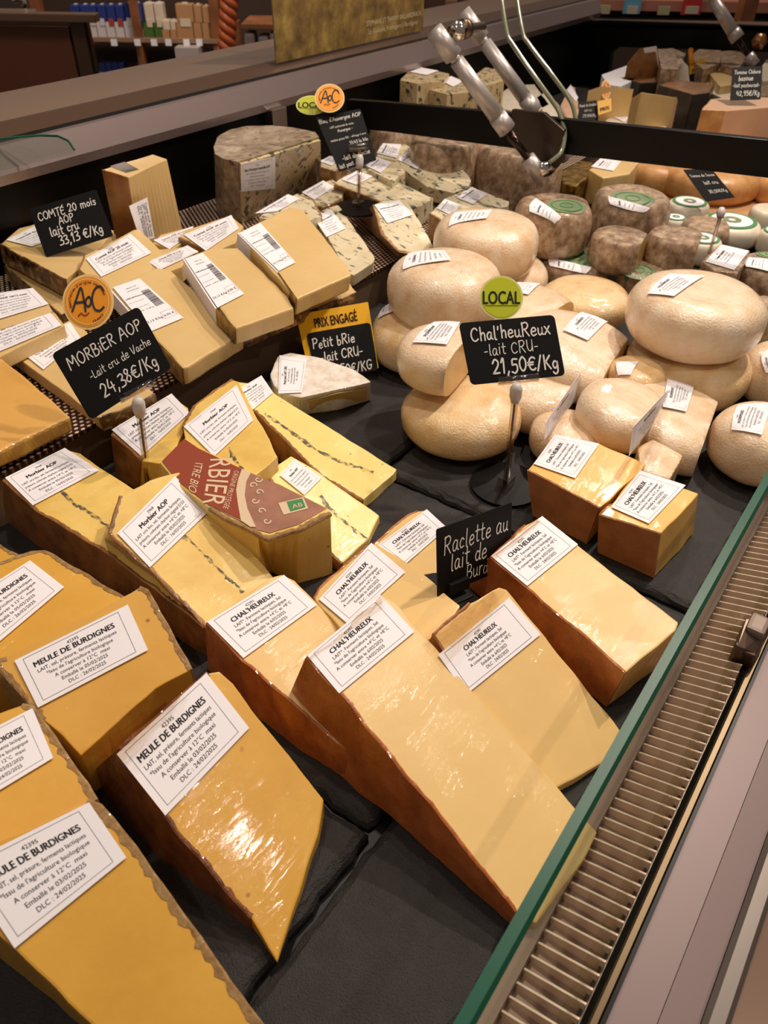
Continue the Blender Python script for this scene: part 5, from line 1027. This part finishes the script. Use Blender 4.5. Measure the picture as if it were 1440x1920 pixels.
FB('smaller black-rinded block behind the cream blocks', [(1164, 146), (1182, 140), (1240, 144), (1236, 154), (1200, 156)], .13, C_comteb, rind=(4, 3, 2), rmat=C_black, rimw=.002)
FB('white sheet-wrapped piece left of the small black-rinded block', [(1128, 140), (1184, 119), (1204, 142), (1164, 162), (1140, 158)], .13, M_paper, name='wrapped_cheese')
FB('dark brown wedge with a tall white label at the far end', [(1176, 118), (1200, 90), (1232, 86), (1238, 130), (1214, 144)], {0: .17, 2: .21, 4: .13}, C_comteb, labels=[([(1206, 90), (1230, 86), (1236, 130), (1216, 134)], None)])
FB('grey half wheel behind the tall white label', [(1232, 92), (1262, 90), (1286, 100), (1270, 130), (1240, 128)], .17, C_mould)
FB('white triangular wedge pointing up behind the yellow card', [(1242, 142), (1276, 108), (1290, 124), (1294, 156), (1262, 150)], {0: .13, 1: .18, 3: .13}, C_white)
FB('brownish cheese behind the yellow card at the far end', [(1290, 108), (1310, 92), (1352, 94), (1350, 118), (1320, 130)], .16, C_mould)
FB('grey cheese wedge at the far end right of the yellow card', [(1350, 96), (1386, 94), (1400, 108), (1384, 130), (1352, 120)], .16, C_mould)
FB('yellowish pyramid wedge left of the black handwritten card', [(1330, 138), (1356, 118), (1372, 130), (1376, 158), (1350, 162)], .14, C_comte)
FB('crumpled white filmed piece left of the black handwritten card', [(1312, 156), (1336, 144), (1368, 158), (1384, 172), (1360, 186), (1328, 172)], .12, C_white)
FB('flat white-labelled cheese directly behind the bar', [(1134, 226), (1166, 208), (1188, 212), (1212, 236), (1180, 244)], .07, C_white, labels=[([(1148, 220), (1168, 208), (1186, 218), (1170, 230)], None)])
FB('small white labelled piece directly behind the bar, right of the flat one', [(1212, 240), (1222, 228), (1244, 226), (1250, 242), (1230, 250)], .07, C_white)
FB('large pink cut cheese with pale green paper on top, right behind the bar', [(1316, 206), (1334, 186), (1380, 180), (1470, 184), (1500, 196), (1360, 208)], .17, C_pink, zb=.0, name='cut_cheese', body='paste', rind=(5, 0), rmat=C_tomme, rimw=.001)
FB('pale piece at the right frame edge beyond the handwritten card', [(1424, 130), (1436, 112), (1470, 116), (1470, 150), (1430, 152)], .14, C_white)
FB('brownish cheese at the right frame edge behind the pale one', [(1410, 160), (1420, 156), (1470, 158), (1470, 180), (1424, 180)], .13, C_mould)
gp = [(1326, 200), (1340, 187), (1380, 182), (1440, 184), (1440, 194), (1380, 196), (1350, 206)]
# ================================================================== PRICE CARDS
def sign(label, c, mat=None, h=.0012, radius=.05, writing=(), chalk=None, name='price_card', inner=None, wt=.1, cat='price card'):
    q = Quad(c); T = thing(name, q.P(.5, 1), label, cat, None)
    o, _f = rrect_uv(0, 0, 1, 1, radius, q.asp); q.slab('board', o, mat or M_board, T, -h, 0)
    uv = [hand_uv(s, x, y, sz, q.asp, wt=w2, seed=i+3, maxw=mw, sl=sl) for i, (s, x, y, sz, w2, mw, sl) in enumerate(writing)]
    if uv: q.flat('handwriting', join_vf(uv), chalk or M_chalk, T, .0007)
    return T, q
def holder(label, base, top, Dt, clip, rz=None, joint=True):
    """clear rod on a clear foot, milky joint and clear clip at the card's lower edge"""
    B = np.array(base, float); J = pt(*top, Dt); T = thing('sign_holder', B, label, 'sign holder', 'clear sign holders')
    k = Dt/F_PX
    tube('rod', [B, J], .0042, M_clear, T, 14); tube('rod_core', [B+np.array([0, 0, .001]), J], .0014, plain('smoky_core', (112, 86, 62), .2), T, 8)
    v, f = box_vf(B+np.array([0, 0, .008]), (.017, .017, .014)); mesh('foot_block', v, f, M_clear, T, bevel=.001)
    v, f = prism_vf([np.array([B[0]+.045*math.cos(t), B[1]+.045*math.sin(t), .0035+B[2]]) for t in [math.pi*i/16 for i in range(32)]], [np.array([B[0]+.045*math.cos(t), B[1]+.045*math.sin(t), B[2]+.0002]) for t in [math.pi*i/16 for i in range(32)]])
    mesh('base_plate', v, f, M_black, T)
    d = (J-B)/np.linalg.norm(J-B); tube('joint', [J-d*.004, J+d*.004, J+d*.014, J+d*.020], [.005, .0072, .0072, .0045], M_white_pl, T, 16)
    a = pt(*clip[0], Dt-.006); b = pt(*clip[1], Dt-.006); tube('clip', [a, b], 6.5*k, M_clear, T, 12)
    a = pt(clip[0][0], clip[0][1]+6, Dt-.003); b = pt(clip[1][0], clip[1][1]+6, Dt-.003); tube('clip_lip', [a, b], 3*k, M_clear, T, 8)
    return T
def qd(px, D): 
    D = D if hasattr(D, '__len__') else [D]*4
    return [pt(a, b, d) for (a, b), d in zip(px, D)]
# Chal'heureux card
B4 = at(948, 910, 0); D4 = depth((B4[0], B4[1], vert(B4, 735)))
sign("black card reading Chal'heureux 21,50 €/Kg under the LOCAL tag", qd([(860, 606), (1039, 590), (1060, 704), (883, 722)], D4), writing=[("Chal'heuReux", .09, .31, .155, .12, .84, .0), ('-lait CRU-', .2, .56, .125, .085, .58, .0), ('21,50€/Kg', .25, .87, .2, .13, .7, .0)])
holder('clear sign stand carrying the Chal\'heureux card', B4, (966, 748), D4, ((934, 714), (1010, 706)))
def tagdisc(label, cx, cy, rx, ry, D, kind, skew=0., Dt=0.):
    c = [pt(cx-rx, cy-ry-skew*0, D), pt(cx+rx, cy-ry, D+Dt), pt(cx+rx, cy+ry, D+Dt), pt(cx-rx, cy+ry, D)]
    q = Quad(c); T = thing('round_tag', q.P(.5, 1), label, 'tag')
    if kind == 'aoc':
        q.slab('disc', disc_uv(.5, .5, .5)[0], M_rim, T, -.001, 0); q.flat('orange_face', disc_uv(.5, .5, .455), M_orange, T, .0004)
        q.flat('white_ring', ([(.5+r*math.cos(2*math.pi*k/40), .5+r*math.sin(2*math.pi*k/40)) for k in range(40) for r in (.40, .415)], [(2*k, 2*k+1, (2*k+3) % 80, (2*k+2) % 80) for k in range(40)]), M_rim, T, .0007)
        q.flat('lettering', join_vf([hand_uv('A', .2, .66, .36, 1., .11, 1), hand_uv('o', .44, .6, .25, 1., .16, 2), hand_uv('C', .56, .66, .4, 1., .1, 3, slant=0)]), M_ink, T, .0009)
        q.flat('lettering', join_vf([arc_uv("appellation d'origine contrôlée", .5, .5, .33, 200, 20, .07, True), arc_uv('FRANCE', .5, .5, .39, 285, 325, .06, True), ribbon(_smooth([(.32, .76), (.37, .71), (.43, .75), (.49, .73), (.52, .70)]), .025)]), plain('red_ink', (150, 50, 26), .6), T, .0009)
    elif kind == 'local':
        q.slab('disc', disc_uv(.5, .5, .5)[0], M_limerim, T, -.001, 0); q.flat('lime_face', disc_uv(.5, .5, .455), M_lime, T, .0004)
        q.flat('lettering', join_vf([line_uv('LOCAL', .5, .65, .42, 1., True, maxw=.86), rect_uv(.12, .68, .88, .695)]), plain('dark_olive_ink', (52, 56, 14), .6), T, .0008)
    return T, q
tagdisc('round lime-green tag reading LOCAL on top of the Chal\'heureux card', 940, 558, 41, 41, D4+.004, 'local')
# Morbier card
B2 = at(283, 940, 0); D2 = depth((B2[0]+.01, B2[1]+.0, vert(B2, 765)))
sign('black card reading MORBIER AOP 24,38€/Kg, tilted below the round AoC tag', qd([(96, 664), (259, 574), (322, 690), (170, 788)], D2), writing=[('MORBiER AOP', .09, .31, .165, .115, .84, 0), ('-Lait cru de Vache', .22, .56, .12, .11, .72, 0), ('24,38€/Kg', .24, .86, .215, .115, .66, 0)])
holder('clear sign stand carrying the tilted Morbier card', B2, (262, 775), D2, ((226, 748), (286, 716)))
tagdisc('round orange AoC tag leaning behind the Morbier card', 165, 566, 48, 52, D2+.006, 'aoc')
# Comté card
DC = depth(at(130, 470, .125))-.012
sign('black card reading COMTÉ 20 mois 33,13 €/Kg at upper left', qd([(54, 392), (180, 355), (212, 442), (86, 482)], DC), radius=.03, writing=[('COMTÉ 20 mois', .08, .29, .165, .125, .86, 0), ('AOP', .34, .47, .10, .12, None, 0), ('lait cru', .17, .66, .12, .13, .42, 0), ('33,13 €/Kg', .25, .88, .165, .13, .64, 0)])
# Petit brie card with yellow sleeve
BB = at(640, 690, 0); DB = depth((BB[0], BB[1], .05))
T3s, q3 = sign('yellow card reading PRIX ENGAGÉ over a black Petit brie price panel', qd([(555, 590), (690, 566), (710, 690), (582, 712)], DB), mat=M_yellow, radius=.01)
o, _f = rrect_uv(.085, .31, .985, 1.03, .05, q3.asp); q3.slab('black_panel', o, M_board, T3s, .0004, .0014)
q3.flat('heading', line_uv('PRIX ENGAGÉ', .52, .25, .19, q3.asp, True, maxw=.6), plain('maroon_ink', (60, 20, 12), .6), T3s, .0008)
q3.flat('handwriting', join_vf([hand_uv('Petit bRie', .13, .56, .155, q3.asp, .13, 2, maxw=.6), hand_uv('-lait CRU-', .2, .77, .14, q3.asp, .13, 3, maxw=.62), hand_uv('19.50€/KG', .3, 1.0, .165, q3.asp, .13, 4, maxw=.62)]), M_chalk, T3s, .0022)
# Raclette card, standing upright in a black foot
R0 = at(822, 1119, .052); DR = depth(R0)
T5, q5 = sign('upright black card reading Raclette au lait de Burdignes', qd([(819, 993), (960, 942), (957, 1062), (821, 1120)], [DR*.965, DR*1.06, DR*1.09, DR]), radius=.02, writing=[('Raclette au', .07, .40, .16, .085, .88, 0), ('lait de', .16, .68, .165, .085, .5, 0), ('Burdignes', .36, .92, .15, .075, .62, 0)])
ft = thing('card_foot', R0, 'small black plastic foot gripping the Raclette card', 'card holder')
c0, u0 = q5.P(.25, .94), q5.P(1, 0)-q5.P(0, 0); u0 /= np.linalg.norm(u0)
v, f = box_vf(c0, (.028, .010, .012), [u0, q5.n, np.cross(u0, q5.n)]); mesh('grip', v, f, M_board, ft, bevel=.001)
v, f = box_vf(c0-q5.n*.012-np.array([0, 0, .008]), (.028, .050, .003), [u0, np.array([-u0[1], u0[0], 0]), np.array([0, 0, 1.])]); mesh('foot_plate', v, f, M_board, ft, bevel=.001)
# Bleu d'Auvergne card
B6 = at(672, 392, ZS+.05); D6 = depth(B6)-.01
sign("tall black card about Bleu d'Auvergne AOP, tilted under two round tags", qd([(592, 220), (676, 204), (706, 300), (636, 322)], D6), radius=.03, writing=[("Bleu d'Auvergne AOP", .02, .13, .125, .12, .94, 0), ('LAIT pasteurisé de vache', .2, .25, .07, .12, .55, 0), ('Auvergne -', .34, .34, .07, .12, .35, 0), ('matière grasse 50% - affinage 3 mois', .1, .48, .075, .12, .84, 0), ('33,43 la kilo', .5, .6, .12, .13, .46, 0), ('-lait de Vache', .2, .84, .1, .12, .7, 0), ('lait past.', .05, .96, .13, .12, .4, 0)])
tagdisc("round orange AoC tag on the blue-cheese card", 618, 184, 28, 27, D6-.012, 'aoc')
tagdisc('oval-looking lime LOCAL tag behind the orange one on the blue-cheese card', 584, 197, 29, 18, D6+.006, 'local')
holder('thin clear sign stand carrying the blue-cheese card', at(672, 392, ZS+.045), (674, 312), D6, ((654, 277), (690, 273)))
# tilted card on the orange tomme, rod, and cards in the far compartment
DT = depth(at(1330, 345, .08))-.05
sign('dark tilted card lying against the big orange tomme', qd([(1281, 318), (1334, 316), (1378, 370), (1324, 378)], DT), radius=.03, writing=[('Tomme de Savoie', .06, .25, .14, .12, .86, 0), ('lait cru', .35, .5, .16, .12, .5, 0), ('30,50€/Kg', .3, .78, .2, .12, .62, 0)])
T7 = thing('sign_holder', at(1334, 480, .02), 'thin clear rod rising among the small white cheeses', 'sign holder', 'clear sign holders')
tube('rod', [pt(1330, 474, DT*.86), pt(1350, 408, DT*.88)], .0035, M_clear, T7, 12); tube('rod_core', [pt(1330, 474, DT*.86), pt(1350, 408, DT*.88)], .0012, plain('pale_core', (190, 176, 160), .3), T7, 8)
tube('joint', [pt(1350, 408, DT*.88), pt(1352, 398, DT*.88), pt(1354, 390, DT*.88)], [.006, .0085, .005], M_white_pl, T7, 12)
DS = depth(at(1400, 200, .17))
sign('black handwritten card standing on the pink cut cheese at top right', qd([(1374, 126), (1430, 124), (1426, 186), (1369, 188)], DS), radius=.02, writing=[('Tomme Chèvre', .06, .22, .15, .14, .88, 0), ('basque', .22, .42, .15, .14, .5, 0), ('-lait pasteurisé-', .04, .62, .14, .14, .9, 0), ('42,95€/Kg', .18, .88, .2, .14, .76, 0)])
DS = depth(at(1105, 222, .08))
sign('small black card beside the yellow one, left behind the bar', qd([(1084, 193), (1119, 188), (1122, 226), (1086, 228)], DS), radius=.02, writing=[('Pavé de brebis', .06, .25, .14, .14, .88, 0), ('lait cru', .3, .5, .12, .12, .4, 0), ('29,90€/Kg', .2, .8, .15, .12, .7, 0)])
T8, q8 = sign('small yellow card under the round orange tag behind the bar', qd([(1120, 190), (1146, 184), (1147, 208), (1122, 216)], DS-.01), mat=M_yellow, radius=.02); q8.flat('heading', line_uv('PRIX', .5, .8, .36, q8.asp, True, maxw=.7), M_ink, T8, .0008)
tagdisc('small round orange tag behind the bar among cream blocks', 1136, 168, 9, 18, DS+.0, 'aoc')
DS = depth(at(1310, 150, .12))
T9, q9 = sign('far yellow and black price card among the rear cheeses', qd([(1293, 120), (1322, 108), (1322, 134), (1293, 144)], DS), mat=M_yellow, radius=.02); q9.flat('heading', line_uv('PRIX', .5, .8, .36, q9.asp, True, maxw=.7), M_ink, T9, .0008)
q9.slab('black_panel', [(0, .85), (1, .85), (1, 1.5), (0, 1.5)], M_board, T9, .0002, .0012)
tag(tube('orange_strip', [pt(1295, 92, DS), pt(1296, 122, DS)], .007, M_orange), 'narrow orange strip above the far yellow price card', 'tag')
# ================================================================== LOOSE FILM
def film(px, zc, amp, T, n=14, name='film_wrap'):
    """crumpled sheet over a patch: px = four corner pixels, zc = their heights"""
    C = [at(a, b, z) for (a, b), z in zip(px, zc)]; vs = []; fs = []
    for j in range(n+1):
        for i in range(n+1):
            u, v = i/n, j/n; p = (C[0]*(1-u)+C[1]*u)*(1-v)+(C[3]*(1-u)+C[2]*u)*v
            e = min(u, v, 1-u, 1-v)*4; p = p+np.array([0, 0, 1.])*amp*(.4+min(1, e))*(noise.noise(Vector(p*70))+.6*noise.noise(Vector(p*190)))+np.array([noise.noise(Vector(p*60+np.array([9, 9, 9]))), noise.noise(Vector(p*60-np.array([9, 3, 9]))), 0])*amp
            vs.append(p)
            if i and j: w1 = n+1; fs.append(((j-1)*w1+i-1, (j-1)*w1+i, j*w1+i, j*w1+i-1))
    return mesh(name, vs, fs, M_film, T, smooth=False, recalc=False)
film([(142, 1415), (352, 1288), (300, 1350), (232, 1425)], [.075, .105, .108, .11], .004, m6[0], 18)
film([(800, 1196), (930, 1100), (950, 1112), (850, 1215)], [.082, .078, .08, .084], .0022, _T6, 14)
film([(540, 1262), (712, 1112), (726, 1124), (572, 1240)], [.088, .095, .1, .102], .0022, _T2, 16)
film([(884, 1062), (1000, 972), (1016, 976), (925, 1046)], [.056, .056, .063, .066], .002, _T5, 14)
film([(1178, 1262), (1266, 1178), (1252, 1240), (1150, 1326)], [.058, .056, .012, .004], .003, _T5, 12)
